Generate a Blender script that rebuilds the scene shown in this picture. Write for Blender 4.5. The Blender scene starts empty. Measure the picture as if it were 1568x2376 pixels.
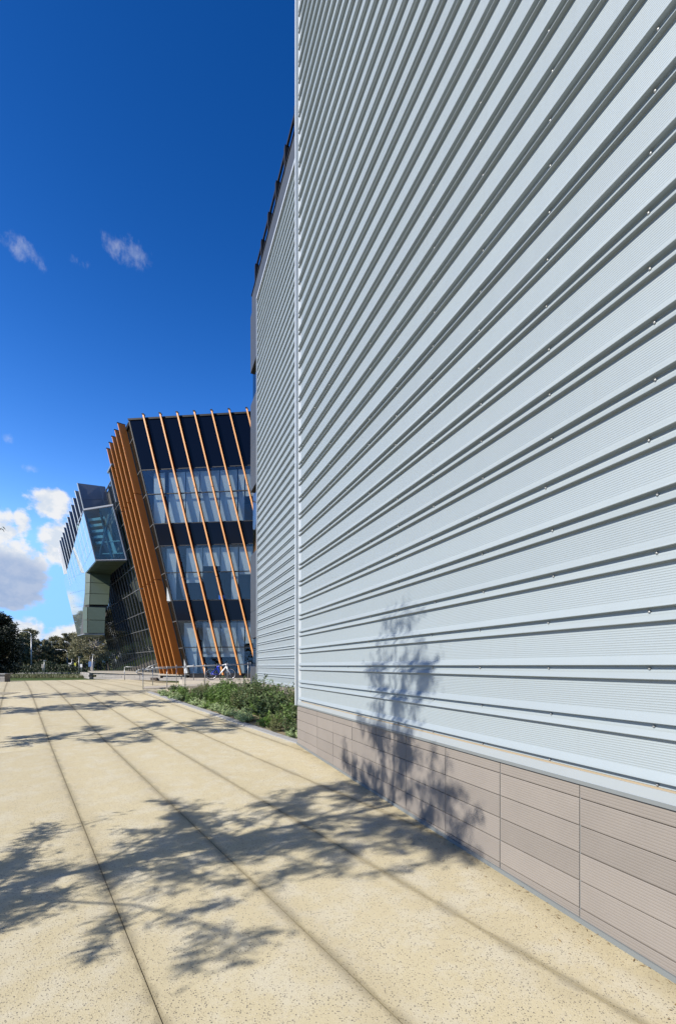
import bpy, math, random
from mathutils import Vector, Matrix
R = math.radians
scene = bpy.context.scene
COL = scene.collection
random.seed(7)

# ------------------------------------------------------------------ camera
EYE = 1.8                      # world height of the lens; all 'rel' heights below are relative to it
FPX = 1026.0                   # focal length in survey pixels (survey picture 1568 x 2376)
cam_d = bpy.data.cameras.new("camera")
cam_d.sensor_fit = 'VERTICAL'
cam_d.sensor_height = 36.0
cam_d.sensor_width = 24.0
cam_d.lens = 36.0 * FPX / 2376.0
cam_d.shift_y = 357.0 / 2376.0
cam_d.clip_start = 0.05
cam_d.clip_end = 3000
cam = bpy.data.objects.new("camera", cam_d)
COL.objects.link(cam)
cam.location = (0, 0, EYE)
cam.rotation_euler = (R(90), 0, 0)
scene.camera = cam

# ------------------------------------------------------------------ light
SUN_EL = R(36)
SUN_H = Vector((-0.868, -0.497)).normalized()     # horizontal direction towards the sun
SUN_DIR = Vector((SUN_H.x * math.cos(SUN_EL), SUN_H.y * math.cos(SUN_EL), math.sin(SUN_EL)))
sun_d = bpy.data.lights.new("sun", 'SUN')
sun_d.energy = 5.0
sun_d.angle = R(0.53)
sun_d.color = (1.0, 0.945, 0.86)
sun = bpy.data.objects.new("sun", sun_d)
COL.objects.link(sun)
sun.rotation_euler = SUN_DIR.to_track_quat('Z', 'Y').to_euler()
sun.location = (-20, -12, 30)

world = bpy.data.worlds.new("World")
scene.world = world
world.use_nodes = True
wn = world.node_tree
wn.nodes.clear()

class NT:
    """small helper for node trees"""
    def __init__(s, tree): s.t = tree
    def n(s, kind, **kw):
        nd = s.t.nodes.new(kind)
        for k, v in kw.items(): setattr(nd, k, v)
        return nd
    def l(s, a, b): s.t.links.new(a, b)
    def put(s, sock, v):
        if hasattr(v, 'is_output') or isinstance(v, bpy.types.NodeSocket): s.l(v, sock)
        else: sock.default_value = v
    def m(s, op, a, b=0.0, c=None, clamp=False):
        nd = s.n('ShaderNodeMath', operation=op); nd.use_clamp = clamp
        s.put(nd.inputs[0], a); s.put(nd.inputs[1], b)
        if c is not None: s.put(nd.inputs[2], c)
        return nd.outputs[0]
    def smooth(s, v, a, b, lo=0.0, hi=1.0):
        nd = s.n('ShaderNodeMapRange', interpolation_type='SMOOTHSTEP')
        s.put(nd.inputs[0], v); nd.inputs[1].default_value = a; nd.inputs[2].default_value = b
        nd.inputs[3].default_value = lo; nd.inputs[4].default_value = hi
        return nd.outputs[0]
    def noise(s, vec, scale, detail=4, rough=0.55, out=0, dim='3D'):
        nd = s.n('ShaderNodeTexNoise', noise_dimensions=dim)
        if vec is not None: s.l(vec, nd.inputs['Vector'])
        nd.inputs['Scale'].default_value = scale; nd.inputs['Detail'].default_value = detail
        nd.inputs['Roughness'].default_value = rough
        return nd.outputs[out]
    def mix(s, fac, a, b, blend='MIX'):
        nd = s.n('ShaderNodeMix', data_type='RGBA', blend_type=blend)
        s.put(nd.inputs[0], fac); s.put(nd.inputs[6], a); s.put(nd.inputs[7], b)
        return nd.outputs[2]
    def vmul(s, v, k):
        nd = s.n('ShaderNodeVectorMath', operation='MULTIPLY')
        s.l(v, nd.inputs[0]); nd.inputs[1].default_value = k
        return nd.outputs[0]
    def vadd(s, v, k):
        nd = s.n('ShaderNodeVectorMath', operation='ADD')
        s.l(v, nd.inputs[0]); s.put(nd.inputs[1], k)
        return nd.outputs[0]

W = NT(wn)
sky = W.n('ShaderNodeTexSky', sky_type='NISHITA')
sky.sun_disc = False
sky.sun_elevation = SUN_EL
sky.sun_rotation = math.atan2(SUN_H.x, SUN_H.y) % (2 * math.pi)
sky.altitude = 2000
sky.air_density = 0.7
sky.dust_density = 0.5
sky.ozone_density = 2.0
# deep winter blue that pales steadily towards the horizon: the sky is sampled lower down than seen, all the way round
tc = W.n('ShaderNodeTexCoord')
sep = W.n('ShaderNodeSeparateXYZ'); W.l(tc.outputs['Generated'], sep.inputs[0])
az = W.m('ARCTAN2', sep.outputs[0], sep.outputs[1])
el = W.m('ARCSINE', sep.outputs[2])
el_s = W.m('MAXIMUM', W.m('MULTIPLY', W.m('POWER', W.m('MULTIPLY', W.m('MAXIMUM', el, 0.0), 1 / R(60)), 1.75), R(60)), R(4.5))
cs = W.m('COSINE', el_s)
sv_ = W.n('ShaderNodeCombineXYZ')
W.l(W.m('MULTIPLY', W.m('SINE', az), cs), sv_.inputs[0]); W.l(W.m('MULTIPLY', W.m('COSINE', az), cs), sv_.inputs[1]); W.l(W.m('SINE', el_s), sv_.inputs[2])
W.l(sv_.outputs[0], sky.inputs['Vector'])
hs = W.n('ShaderNodeHueSaturation')
hs.inputs['Hue'].default_value = 0.512
hs.inputs['Saturation'].default_value = 1.35
W.l(sky.outputs[0], hs.inputs['Color'])
bg_sky = W.n('ShaderNodeBackground')
W.l(hs.outputs[0], bg_sky.inputs[0])
bg_sky.inputs[1].default_value = 0.110
# clouds: cumulus along the horizon and a few high wisps, in azimuth / elevation
comb = W.n('ShaderNodeCombineXYZ'); W.l(az, comb.inputs[0]); W.l(el, comb.inputs[1])
ae = comb.outputs[0]
def azel(x, y):
    dx = (x - 784) / FPX; dz = (1545 - y) / FPX
    return math.atan2(dx, 1), math.atan2(dz, math.hypot(1, dx))
def blob(x, y, rx, ry, amp):
    """soft ellipse of cloud around a point of the sky; radii in survey pixels"""
    a, e = azel(x, y); a2, _ = azel(x + rx, y); _, e2_ = azel(x, y - ry)
    u = W.m('DIVIDE', W.m('SUBTRACT', az, a), abs(a2 - a)); v = W.m('DIVIDE', W.m('SUBTRACT', el, e), abs(e2_ - e))
    r2 = W.m('ADD', W.m('MULTIPLY', u, u), W.m('MULTIPLY', v, v))
    return W.m('MULTIPLY', W.m('SUBTRACT', 1.0, r2, clamp=True), amp)
def total(bs):
    t = bs[0]
    for b in bs[1:]: t = W.m('MAXIMUM', t, b)
    return t
n_big = W.noise(W.vmul(ae, (1.0, 1.6, 1.0)), 5.0, 5, 0.55)
n_fine = W.noise(W.vmul(ae, (1.0, 1.25, 1.0)), 26.0, 6, 0.62)
n_shift = W.noise(W.vadd(W.vmul(ae, (1.0, 1.25, 1.0)), (0.012, -0.014, 0)), 26.0, 4, 0.6)
cum = total([blob(116, 1170, 70, 48, 1.05), blob(140, 1258, 62, 74, 0.95), blob(52, 1212, 30, 42, 0.8), blob(96, 1160, 40, 30, 0.95),
             blob(10, 1320, 130, 92, 1.3), blob(20, 1380, 110, 40, 1.2), blob(8, 1225, 46, 56, 0.9), blob(60, 1468, 60, 46, 1.15),
             blob(170, 1492, 90, 52, 1.1), blob(110, 1515, 120, 28, 0.9), blob(-60, 1250, 90, 120, 1.1), blob(-120, 1440, 120, 60, 1.1)])
# generic cumulus band all around the horizon
band = W.m('MULTIPLY', W.smooth(el, 0.0, 0.06), W.smooth(el, 0.42, 0.16))
out_of_view = W.smooth(W.m('ABSOLUTE', W.m('ADD', az, 0.40)), 0.42, 0.62)
gen = W.m('MULTIPLY', W.m('MULTIPLY', W.smooth(n_big, 0.47, 0.66), band), W.m('MULTIPLY', out_of_view, 1.2))
field = W.m('ADD', W.m('MAXIMUM', cum, gen), W.m('MULTIPLY', W.m('SUBTRACT', n_fine, 0.5), 1.95))
gate = W.smooth(W.m('MAXIMUM', cum, gen), 0.0, 0.18)
dens = W.m('MULTIPLY', W.smooth(field, 0.22, 0.72), gate)
wisp = total([blob(45, 572, 60, 42, 0.9), blob(95, 615, 45, 30, 0.7), blob(295, 580, 72, 52, 1.0), blob(185, 608, 30, 22, 0.6), blob(62, 1085, 34, 16, 0.95), blob(20, 1018, 18, 22, 0.5)])
wn_ = W.noise(W.vmul(ae, (1.0, 0.8, 1.0)), 30.0, 5, 0.66)
wdens = W.m('MULTIPLY', W.m('MULTIPLY', W.smooth(W.m('ADD', wisp, W.m('MULTIPLY', W.m('SUBTRACT', wn_, 0.5), 3.0)), 0.35, 1.6), W.smooth(wisp, 0.0, 0.5)), 0.34)
# sunlit crowns towards the upper left, lavender-grey undersides
lit = W.smooth(W.m('SUBTRACT', n_fine, n_shift), -0.13, 0.10)
under = total([blob(0, 1350, 170, 88, 1.3), blob(-20, 1400, 130, 50, 1.2), blob(120, 1500, 60, 24, 0.8), blob(-80, 1300, 120, 80, 1.0)])
gen_under = W.m('MULTIPLY', W.smooth(n_big, 0.58, 0.72), out_of_view)
shade = W.m('MAXIMUM', W.smooth(W.m('ADD', under, W.m('MULTIPLY', W.m('SUBTRACT', n_fine, 0.5), 0.9)), 0.05, 0.95), gen_under)
ccol = W.mix(lit, (0.76, 0.83, 0.92, 1), (0.98, 0.98, 0.98, 1))
ccol = W.mix(W.m('MULTIPLY', shade, W.smooth(n_fine, 0.30, 0.66, 0.95, 0.75)), ccol, (0.36, 0.47, 0.70, 1))
bg_cl = W.n('ShaderNodeBackground'); W.l(ccol, bg_cl.inputs[0]); bg_cl.inputs[1].default_value = 0.46
mx = W.n('ShaderNodeMixShader')
W.l(W.m('MAXIMUM', W.m('MULTIPLY', dens, 0.95), wdens, clamp=True), mx.inputs[0])
W.l(bg_sky.outputs[0], mx.inputs[1]); W.l(bg_cl.outputs[0], mx.inputs[2])
wo = W.n('ShaderNodeOutputWorld'); W.l(mx.outputs[0], wo.inputs[0])

scene.view_settings.view_transform = 'Standard'
scene.view_settings.look = 'None'
scene.view_settings.exposure = 1.0
scene.view_settings.gamma = 1.0
scene.view_settings.use_curve_mapping = False
scene.cycles.max_bounces = 5
scene.cycles.diffuse_bounces = 3
scene.cycles.glossy_bounces = 3
world.cycles.sampling_method = 'MANUAL'
world.cycles.sample_map_resolution = 512
scene.cycles.transparent_max_bounces = 10

# ------------------------------------------------------------------ mesh helpers
class MB:
    def __init__(s): s.v = []; s.f = []
    def hexa(s, p):
        """p: 8 points, bottom ring then top ring (counter-clockwise)"""
        i = len(s.v); s.v += [tuple(q) for q in p]
        s.f += [(i, i+3, i+2, i+1), (i+4, i+5, i+6, i+7), (i, i+1, i+5, i+4), (i+1, i+2, i+6, i+5), (i+2, i+3, i+7, i+6), (i+3, i, i+4, i+7)]
        return s
    def box(s, a, b, fn=None):
        (x0, y0, z0), (x1, y1, z1) = a, b
        p = [(x0, y0, z0), (x1, y0, z0), (x1, y1, z0), (x0, y1, z0), (x0, y0, z1), (x1, y0, z1), (x1, y1, z1), (x0, y1, z1)]
        return s.hexa([fn(*q) for q in p] if fn else p)
    def poly(s, pts):
        i = len(s.v); s.v += [tuple(q) for q in pts]; s.f.append(tuple(range(i, i + len(pts)))); return s
    def slab(s, pts, off):
        """prism: polygon pts extruded by vector off"""
        n = len(pts); i = len(s.v); off = Vector(off)
        s.v += [tuple(q) for q in pts] + [tuple(Vector(q) + off) for q in pts]
        s.f.append(tuple(range(i + n - 1, i - 1, -1))); s.f.append(tuple(range(i + n, i + 2 * n)))
        for k in range(n):
            j = (k + 1) % n; s.f.append((i + k, i + j, i + n + j, i + n + k))
        return s
    def tube(s, p0, p1, r0, r1=None, n=8, cap=True):
        r1 = r0 if r1 is None else r1
        p0 = Vector(p0); p1 = Vector(p1); d = (p1 - p0)
        if d.length < 1e-6: return s
        d.normalize()
        a = d.cross(Vector((0, 0, 1)) if abs(d.z) < 0.9 else Vector((1, 0, 0))).normalized(); b = d.cross(a)
        i = len(s.v)
        for p, r in ((p0, r0), (p1, r1)):
            for k in range(n):
                t = 2 * math.pi * k / n
                s.v.append(tuple(p + a * (r * math.cos(t)) + b * (r * math.sin(t))))
        for k in range(n):
            j = (k + 1) % n; s.f.append((i + k, i + j, i + n + j, i + n + k))
        if cap:
            s.f.append(tuple(range(i + n - 1, i - 1, -1))); s.f.append(tuple(range(i + n, i + 2 * n)))
        return s
    def path(s, pts, r, n=8):
        for k in range(len(pts) - 1):
            r0 = r[k] if isinstance(r, (list, tuple)) else r; r1 = r[k+1] if isinstance(r, (list, tuple)) else r
            s.tube(pts[k], pts[k+1], r0, r1, n)
        return s
    def torus(s, c, ax, R_, r, n=28, m=6):
        c = Vector(c); ax = Vector(ax).normalized()
        a = ax.cross(Vector((0, 0, 1)) if abs(ax.z) < 0.9 else Vector((1, 0, 0))).normalized(); b = ax.cross(a)
        i = len(s.v)
        for k in range(n):
            t = 2 * math.pi * k / n; o = a * math.cos(t) + b * math.sin(t)
            for j in range(m):
                q = 2 * math.pi * j / m
                s.v.append(tuple(c + o * (R_ + r * math.cos(q)) + ax * (r * math.sin(q))))
        for k in range(n):
            for j in range(m):
                s.f.append((i + k*m + j, i + ((k+1) % n)*m + j, i + ((k+1) % n)*m + (j+1) % m, i + k*m + (j+1) % m))
        return s
    def ball(s, c, r, n=8, m=5, sq=(1, 1, 1)):
        i = len(s.v); c = Vector(c)
        for a in range(m + 1):
            t = math.pi * a / m
            for b in range(n):
                q = 2 * math.pi * b / n
                s.v.append((c.x + r*sq[0]*math.sin(t)*math.cos(q), c.y + r*sq[1]*math.sin(t)*math.sin(q), c.z + r*sq[2]*math.cos(t)))
        for a in range(m):
            for b in range(n):
                s.f.append((i + a*n + b, i + (a+1)*n + b, i + (a+1)*n + (b+1) % n, i + a*n + (b+1) % n))
        return s
    def build(s, name, mat, parent=None, smooth=False, **props):
        off = Vector(parent.location) if parent is not None else Vector((0, 0, 0))
        if parent is not None and parent.parent is not None: off += Vector(parent.parent.location)
        me = bpy.data.meshes.new(name)
        me.from_pydata([(x - off.x, y - off.y, z - off.z) for x, y, z in s.v], [], s.f)
        if mat: me.materials.append(mat)
        me.update()
        if smooth:
            me.polygons.foreach_set('use_smooth', [True] * len(me.polygons))
        o = bpy.data.objects.new(name, me)
        COL.objects.link(o)
        if parent is not None: o.parent = parent
        for k, v in props.items(): o[k] = v
        return o

def thing(name, label, cat, loc, group=None):
    o = bpy.data.objects.new(name, None); COL.objects.link(o)
    o.location = loc; o.empty_display_size = 0.3
    o['label'] = label; o['category'] = cat
    if group: o['group'] = group
    bpy.context.view_layer.update()
    return o
def tag(o, label, cat, group=None):
    o['label'] = label; o['category'] = cat
    if group: o['group'] = group
    return o
def copy_tree(o, parent=None):
    c = o.copy(); COL.objects.link(c)
    if parent is not None: c.parent = parent
    for ch in o.children: copy_tree(ch, c)
    return c
def pt(x, y, Z):
    """survey: the point seen at picture position (x, y) whose surveyed distance is Z"""
    return Vector(((x - 784) / FPX * Z, Z, EYE + (1545 - y) / FPX * Z))

# ------------------------------------------------------------------ materials
def mat(name):
    m = bpy.data.materials.new(name); m.use_nodes = True
    t = NT(m.node_tree); b = m.node_tree.nodes['Principled BSDF']
    return m, t, b
def plain(name, col, rough=0.5, metal=0.0, var=0.0, scale=3.0, spec=0.5, rnd=0.0):
    m, t, b = mat(name)
    b.inputs['Roughness'].default_value = rough; b.inputs['Metallic'].default_value = metal
    b.inputs['Specular IOR Level'].default_value = spec
    c = (*col, 1)
    src = None
    if var > 0:
        g = t.n('ShaderNodeNewGeometry')
        n = t.noise(g.outputs['Position'], scale, 5, 0.6)
        f = t.m('ADD', t.m('MULTIPLY', t.m('SUBTRACT', n, 0.5), var * 2.4), 1.0)
        src = f
    if rnd > 0:
        oi = t.n('ShaderNodeObjectInfo')
        f2 = t.m('ADD', t.m('MULTIPLY', t.m('SUBTRACT', oi.outputs['Random'], 0.5), rnd * 2), 1.0)
        src = f2 if src is None else t.m('MULTIPLY', src, f2)
    if src is None: b.inputs['Base Color'].default_value = c
    else:
        hv = t.n('ShaderNodeHueSaturation'); hv.inputs['Color'].default_value = c
        t.l(src, hv.inputs['Value']); t.l(hv.outputs[0], b.inputs['Base Color'])
    return m
def glass(name, tint, refl, k=0.9, rough=0.02):
    """window glass: tinted see-through with a mirror layer by viewing angle"""
    m = bpy.data.materials.new(name); m.use_nodes = True; t = NT(m.node_tree); m.node_tree.nodes.clear()
    tr = t.n('ShaderNodeBsdfTransparent'); tr.inputs[0].default_value = (*tint, 1)
    gl = t.n('ShaderNodeBsdfGlossy'); gl.inputs['Roughness'].default_value = rough; gl.inputs[0].default_value = (0.9, 0.95, 1, 1)
    fr = t.n('ShaderNodeFresnel'); fr.inputs[0].default_value = 1.5
    mx_ = t.n('ShaderNodeMixShader')
    t.l(t.m('ADD', t.m('MULTIPLY', fr.outputs[0], k), refl, clamp=True), mx_.inputs[0]); t.l(tr.outputs[0], mx_.inputs[1]); t.l(gl.outputs[0], mx_.inputs[2])
    o = t.n('ShaderNodeOutputMaterial'); t.l(mx_.outputs[0], o.inputs[0])
    return m

M = {}
# ribbed metal cladding
m, t, b = mat('cladding_paint'); M['clad'] = m
g = t.n('ShaderNodeNewGeometry')
n1 = t.noise(t.vmul(g.outputs['Position'], (0.25, 0.25, 2.0)), 1.2, 4)
n2 = t.noise(t.vmul(g.outputs['Position'], (6, 6, 0.7)), 3.0, 5, 0.65)
c = t.mix(n1, (0.200, 0.230, 0.240, 1), (0.217, 0.247, 0.257, 1))
c = t.mix(t.m('MULTIPLY', t.smooth(n2, 0.55, 0.8), 0.12), c, (0.1824, 0.19, 0.1862, 1))
oi = t.n('ShaderNodeObjectInfo')
n3 = t.noise(t.vmul(g.outputs['Position'], (2.2, 2.2, 0.09)), 2.6, 5, 0.7)
stk = t.m('MULTIPLY', t.smooth(n3, 0.56, 0.78), 0.16)
c = t.mix(stk, c, (0.13, 0.135, 0.125, 1))
hv = t.n('ShaderNodeHueSaturation'); t.l(c, hv.inputs['Color'])
t.l(t.m('ADD', 0.965, t.m('MULTIPLY', oi.outputs['Random'], 0.07)), hv.inputs['Value'])
t.l(hv.outputs[0], b.inputs['Base Color'])
rgh = t.m('ADD', 0.34, t.m('MULTIPLY', n3, 0.16)); t.l(rgh, b.inputs['Roughness'])
bpw = t.n('ShaderNodeBump'); bpw.inputs['Strength'].default_value = 0.25; bpw.inputs['Distance'].default_value = 0.02
t.l(t.noise(t.vmul(g.outputs['Position'], (1.0, 1.0, 1.6)), 1.6, 2, 0.4), bpw.inputs['Height']); t.l(bpw.outputs[0], b.inputs['Normal'])
b.inputs['Roughness'].default_value = 0.38; b.inputs['Metallic'].default_value = 0.12
M['trim'] = plain('trim_paint', (0.315, 0.34, 0.352), 0.35, 0.1, 0.04, 2.0)
M['sill'] = plain('sill_paint', (0.235, 0.258, 0.268), 0.4, 0.1, 0.05, 2.0)
M['lip'] = plain('grey_lip', (0.1254, 0.1368, 0.1368), 0.5, 0.1, 0.08, 3.0)
M['sealant'] = plain('tan_sealant', (0.228, 0.1786, 0.114), 0.8, 0, 0.08, 8)
M['screw'] = plain('screw_steel', (0.30, 0.30, 0.29), 0.45, 0.7)
M['core'] = plain('dark_core', (0.038, 0.038, 0.038), 0.9)
# terracotta plinth tile
m, t, b = mat('terracotta_tile'); M['tile'] = m
g = t.n('ShaderNodeNewGeometry'); oi = t.n('ShaderNodeObjectInfo')
n1 = t.noise(g.outputs['Position'], 2.2, 6, 0.62); n2 = t.noise(g.outputs['Position'], 160, 3, 0.6)
v = t.m('ADD', t.m('MULTIPLY', t.m('SUBTRACT', n1, 0.5), 0.30), t.m('MULTIPLY', t.m('SUBTRACT', n2, 0.5), 0.16))
v = t.m('ADD', v, t.m('ADD', 1.0, t.m('MULTIPLY', t.m('SUBTRACT', oi.outputs['Random'], 0.5), 0.15)))
hv = t.n('ShaderNodeHueSaturation'); hv.inputs['Color'].default_value = (0.150, 0.133, 0.116, 1); t.l(v, hv.inputs['Value'])
t.l(hv.outputs[0], b.inputs['Base Color']); b.inputs['Roughness'].default_value = 0.72
b.inputs['Specular IOR Level'].default_value = 0.3
# exposed aggregate paving, dirty along the sawn joints (paving strips run along E2)
E2 = Vector((-0.590, 0.807)); S2 = Vector((0.807, 0.590))
JS0, JSP = 0.588, 0.947
m, t, b = mat('exposed_aggregate'); M['pave'] = m
g = t.n('ShaderNodeNewGeometry'); P = g.outputs['Position']; oi = t.n('ShaderNodeObjectInfo')
sp = t.n('ShaderNodeSeparateXYZ'); t.l(P, sp.inputs[0])
n_l = t.noise(P, 0.55, 5, 0.6); n_m = t.noise(P, 4.0, 6, 0.65); n_s = t.noise(P, 220, 3, 0.7)
base = t.mix(n_l, (0.338, 0.291, 0.184, 1), (0.392, 0.347, 0.235, 1))
base = t.mix(t.smooth(n_m, 0.42, 0.66), base, (0.385, 0.350, 0.260, 1))
base = t.mix(t.m('MULTIPLY', t.smooth(n_s, 0.45, 0.75), 0.35), base, (0.1786, 0.133, 0.0684, 1))
vo = t.n('ShaderNodeTexVoronoi'); vo.inputs['Scale'].default_value = 86; t.l(P, vo.inputs['Vector'])
sc_ = t.n('ShaderNodeSeparateColor'); t.l(vo.outputs['Color'], sc_.inputs[0])
rad = t.m('ADD', 0.16, t.m('MULTIPLY', sc_.outputs[1], 0.26))
spot = t.smooth(t.m('SUBTRACT', vo.outputs['Distance'], rad), 0.06, -0.04)
dark = t.m('MULTIPLY', spot, t.m('GREATER_THAN', sc_.outputs[0], t.m('SUBTRACT', 0.76, t.m('MULTIPLY', n_m, 0.42))))
lightst = t.m('MULTIPLY', spot, t.m('LESS_THAN', sc_.outputs[0], 0.16))
stone = t.mix(sc_.outputs[2], (0.057, 0.0532, 0.05092, 1), (0.1292, 0.114, 0.0912, 1))
base = t.mix(t.m('MULTIPLY', dark, 0.78), base, stone)
base = t.mix(t.m('MULTIPLY', lightst, 0.6), base, (0.38, 0.342, 0.2736, 1))
vo2 = t.n('ShaderNodeTexVoronoi'); vo2.inputs['Scale'].default_value = 130; t.l(P, vo2.inputs['Vector'])
sc2 = t.n('ShaderNodeSeparateColor'); t.l(vo2.outputs['Color'], sc2.inputs[0])
fine = t.m('MULTIPLY', t.smooth(vo2.outputs['Distance'], 0.42, 0.25), t.m('GREATER_THAN', sc2.outputs[0], 0.80))
base = t.mix(t.m('MULTIPLY', fine, 0.55), base, (0.0912, 0.076, 0.057, 1))
s_ = t.m('ADD', t.m('MULTIPLY', sp.outputs[0], S2.x), t.m('MULTIPLY', sp.outputs[1], S2.y))
q = t.m('DIVIDE', t.m('SUBTRACT', s_, JS0), JSP)
dj = t.m('MULTIPLY', t.m('ABSOLUTE', t.m('SUBTRACT', q, t.m('ROUND', q))), JSP)
wid = t.m('ADD', 0.022, t.m('MULTIPLY', t.smooth(n_m, 0.32, 0.7), 0.075))
dirt = t.m('MULTIPLY', t.m('SUBTRACT', 1.0, t.m('DIVIDE', dj, wid), clamp=True), 0.58)
base = t.mix(dirt, base, (0.0874, 0.06992, 0.0342, 1))
# damp yellow-brown stain along the foot of the metal wall
dw_ = t.m('MULTIPLY', t.m('SUBTRACT', 2.879, t.m('ADD', sp.outputs[0], t.m('MULTIPLY', sp.outputs[1], 0.4133))), 0.924)
wst = t.m('MULTIPLY', t.m('MULTIPLY', t.smooth(dw_, 0.30, 0.02), t.m('LESS_THAN', sp.outputs[1], 9.0)), t.smooth(n_m, 0.30, 0.62))
base = t.mix(t.m('MULTIPLY', wst, 0.55), base, (0.20, 0.155, 0.062, 1))
blot = t.noise(P, 1.3, 6, 0.7)
base = t.mix(t.m('MULTIPLY', t.smooth(blot, 0.56, 0.74), 0.22), base, (0.20, 0.168, 0.105, 1))
dirt2 = t.m('MULTIPLY', t.smooth(dj, 0.28, 0.0), t.m('MULTIPLY', t.smooth(n_l, 0.35, 0.65), 0.22))
base = t.mix(dirt2, base, (0.152, 0.1178, 0.06232, 1))
hv = t.n('ShaderNodeHueSaturation'); t.l(base, hv.inputs['Color'])
t.l(t.m('ADD', 0.94, t.m('MULTIPLY', oi.outputs['Random'], 0.11)), hv.inputs['Value'])
t.l(hv.outputs[0], b.inputs['Base Color']); b.inputs['Roughness'].default_value = 0.85; b.inputs['Specular IOR Level'].default_value = 0.25
bp = t.n('ShaderNodeBump'); bp.inputs['Strength'].default_value = 0.35; bp.inputs['Distance'].default_value = 0.004
t.l(t.m('ADD', spot, t.m('MULTIPLY', n_s, 0.6)), bp.inputs['Height']); t.l(bp.outputs[0], b.inputs['Normal'])
M['joint'] = plain('joint_dirt', (0.13, 0.104, 0.058), 0.95, 0, 0.2, 12)
# lawn and dirt far away
m, t, b = mat('lawn_ground'); M['lawn'] = m
g = t.n('ShaderNodeNewGeometry'); P = g.outputs['Position']
n1 = t.noise(P, 0.12, 5, 0.6); n2 = t.noise(P, 3.0, 4, 0.6)
c = t.mix(t.smooth(n1, 0.40, 0.60), (0.028, 0.060, 0.012, 1), (0.045, 0.055, 0.018, 1)); c = t.mix(t.m('MULTIPLY', n2, 0.5), c, (0.05, 0.068, 0.018, 1))
t.l(c, b.inputs['Base Color']); b.inputs['Roughness'].default_value = 0.95; b.inputs['Specular IOR Level'].default_value = 0.1
M['soil'] = plain('mulch', (0.057, 0.03952, 0.0266), 0.95, 0, 0.5, 25)
M['concrete'] = plain('concrete', (0.2508, 0.2242, 0.1824), 0.85, 0, 0.10, 4)
M['kerb'] = plain('kerb_concrete', (0.2052, 0.2052, 0.2014), 0.8, 0, 0.12, 5, rnd=0.05)
M['block'] = plain('planter_block', (0.19, 0.1763, 0.1596), 0.85, 0, 0.10, 3, rnd=0.08)
M['asphalt'] = plain('asphalt', (0.0418, 0.0418, 0.04332), 0.9, 0, 0.2, 2)
M['steel'] = plain('galvanised_steel', (0.2736, 0.2812, 0.2812), 0.4, 0.45, 0.06, 6)
M['grey_panel'] = plain('grey_composite', (0.098, 0.108, 0.132), 0.4, 0.0, 0.03, 1.0, rnd=0.05)
M['parapet'] = plain('parapet_metal', (0.152, 0.1634, 0.1786), 0.4, 0.2, 0.03, 1.0, rnd=0.04)
M['parapet_band'] = plain('parapet_band', (0.040, 0.045, 0.052), 0.5, 0.0, 0.03, 1.0, spec=0.2, rnd=0.04)
M['bay_back'] = plain('bay_back', (0.24, 0.36, 0.37), 0.8, 0, 0.1, 0.6)
M['black'] = plain('black_metal', (0.006, 0.006, 0.007), 0.6, spec=0.15)
M['navy'] = plain('navy_spandrel', (0.0012, 0.002, 0.0055), 0.08, 0.0, spec=0.15)
M['darkglass'] = plain('dark_glazing', (0.00456, 0.00608, 0.00456), 0.05, 0.0, spec=0.4)
M['window'] = glass('window_glass', (0.88, 0.93, 0.95), 0.0, 0.6)
M['bay_window'] = glass('bay_glass', (0.62, 0.80, 0.84), 0.0, 0.6)
M['mirror'] = plain('mirror_glazing', (0.50, 0.60, 0.60), 0.04, 0.8)
M['mullion'] = plain('mullion', (0.1292, 0.1292, 0.1292), 0.4, 0.3)
M['frame_dark'] = plain('frame_dark', (0.010, 0.011, 0.013), 0.5, spec=0.2)
# timber-look fins
m, t, b = mat('fin_timber'); M['fin'] = m
g = t.n('ShaderNodeNewGeometry'); oi = t.n('ShaderNodeObjectInfo')
nn = t.noise(t.vmul(g.outputs['Position'], (9, 9, 0.35)), 2.0, 5, 0.6)
c = t.mix(nn, (0.37, 0.092, 0.005, 1), (0.46, 0.126, 0.010, 1))
hv = t.n('ShaderNodeHueSaturation'); t.l(c, hv.inputs['Color']); t.l(t.m('ADD', 0.92, t.m('MULTIPLY', oi.outputs['Random'], 0.16)), hv.inputs['Value'])
t.l(hv.outputs[0], b.inputs['Base Color']); b.inputs['Roughness'].default_value = 0.5
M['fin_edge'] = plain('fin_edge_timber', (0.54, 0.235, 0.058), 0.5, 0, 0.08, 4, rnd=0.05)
M['blind'] = plain('blind_fabric', (0.3952, 0.4104, 0.4104), 0.8, 0, 0.05, 1.5, rnd=0.08)
M['white'] = plain('white_paint', (0.4712, 0.4712, 0.4636), 0.5, 0, 0.04, 2)
M['room'] = plain('room_wall', (0.228, 0.2432, 0.2508), 0.9)
M['floor_in'] = plain('room_floor', (0.1216, 0.114, 0.1064), 0.8)
M['beam'] = plain('blue_steel', (0.038, 0.076, 0.1216), 0.5)
M['green'] = plain('green_panel', (0.050, 0.066, 0.039), 0.35, 0.1, 0.05, 0.8, rnd=0.06)
M['bark'] = plain('gum_bark', (0.3192, 0.2812, 0.2356), 0.9, 0, 0.25, 3)
M['bark_dark'] = plain('dark_bark', (0.0684, 0.0532, 0.0418), 0.95, 0, 0.3, 6)
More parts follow.
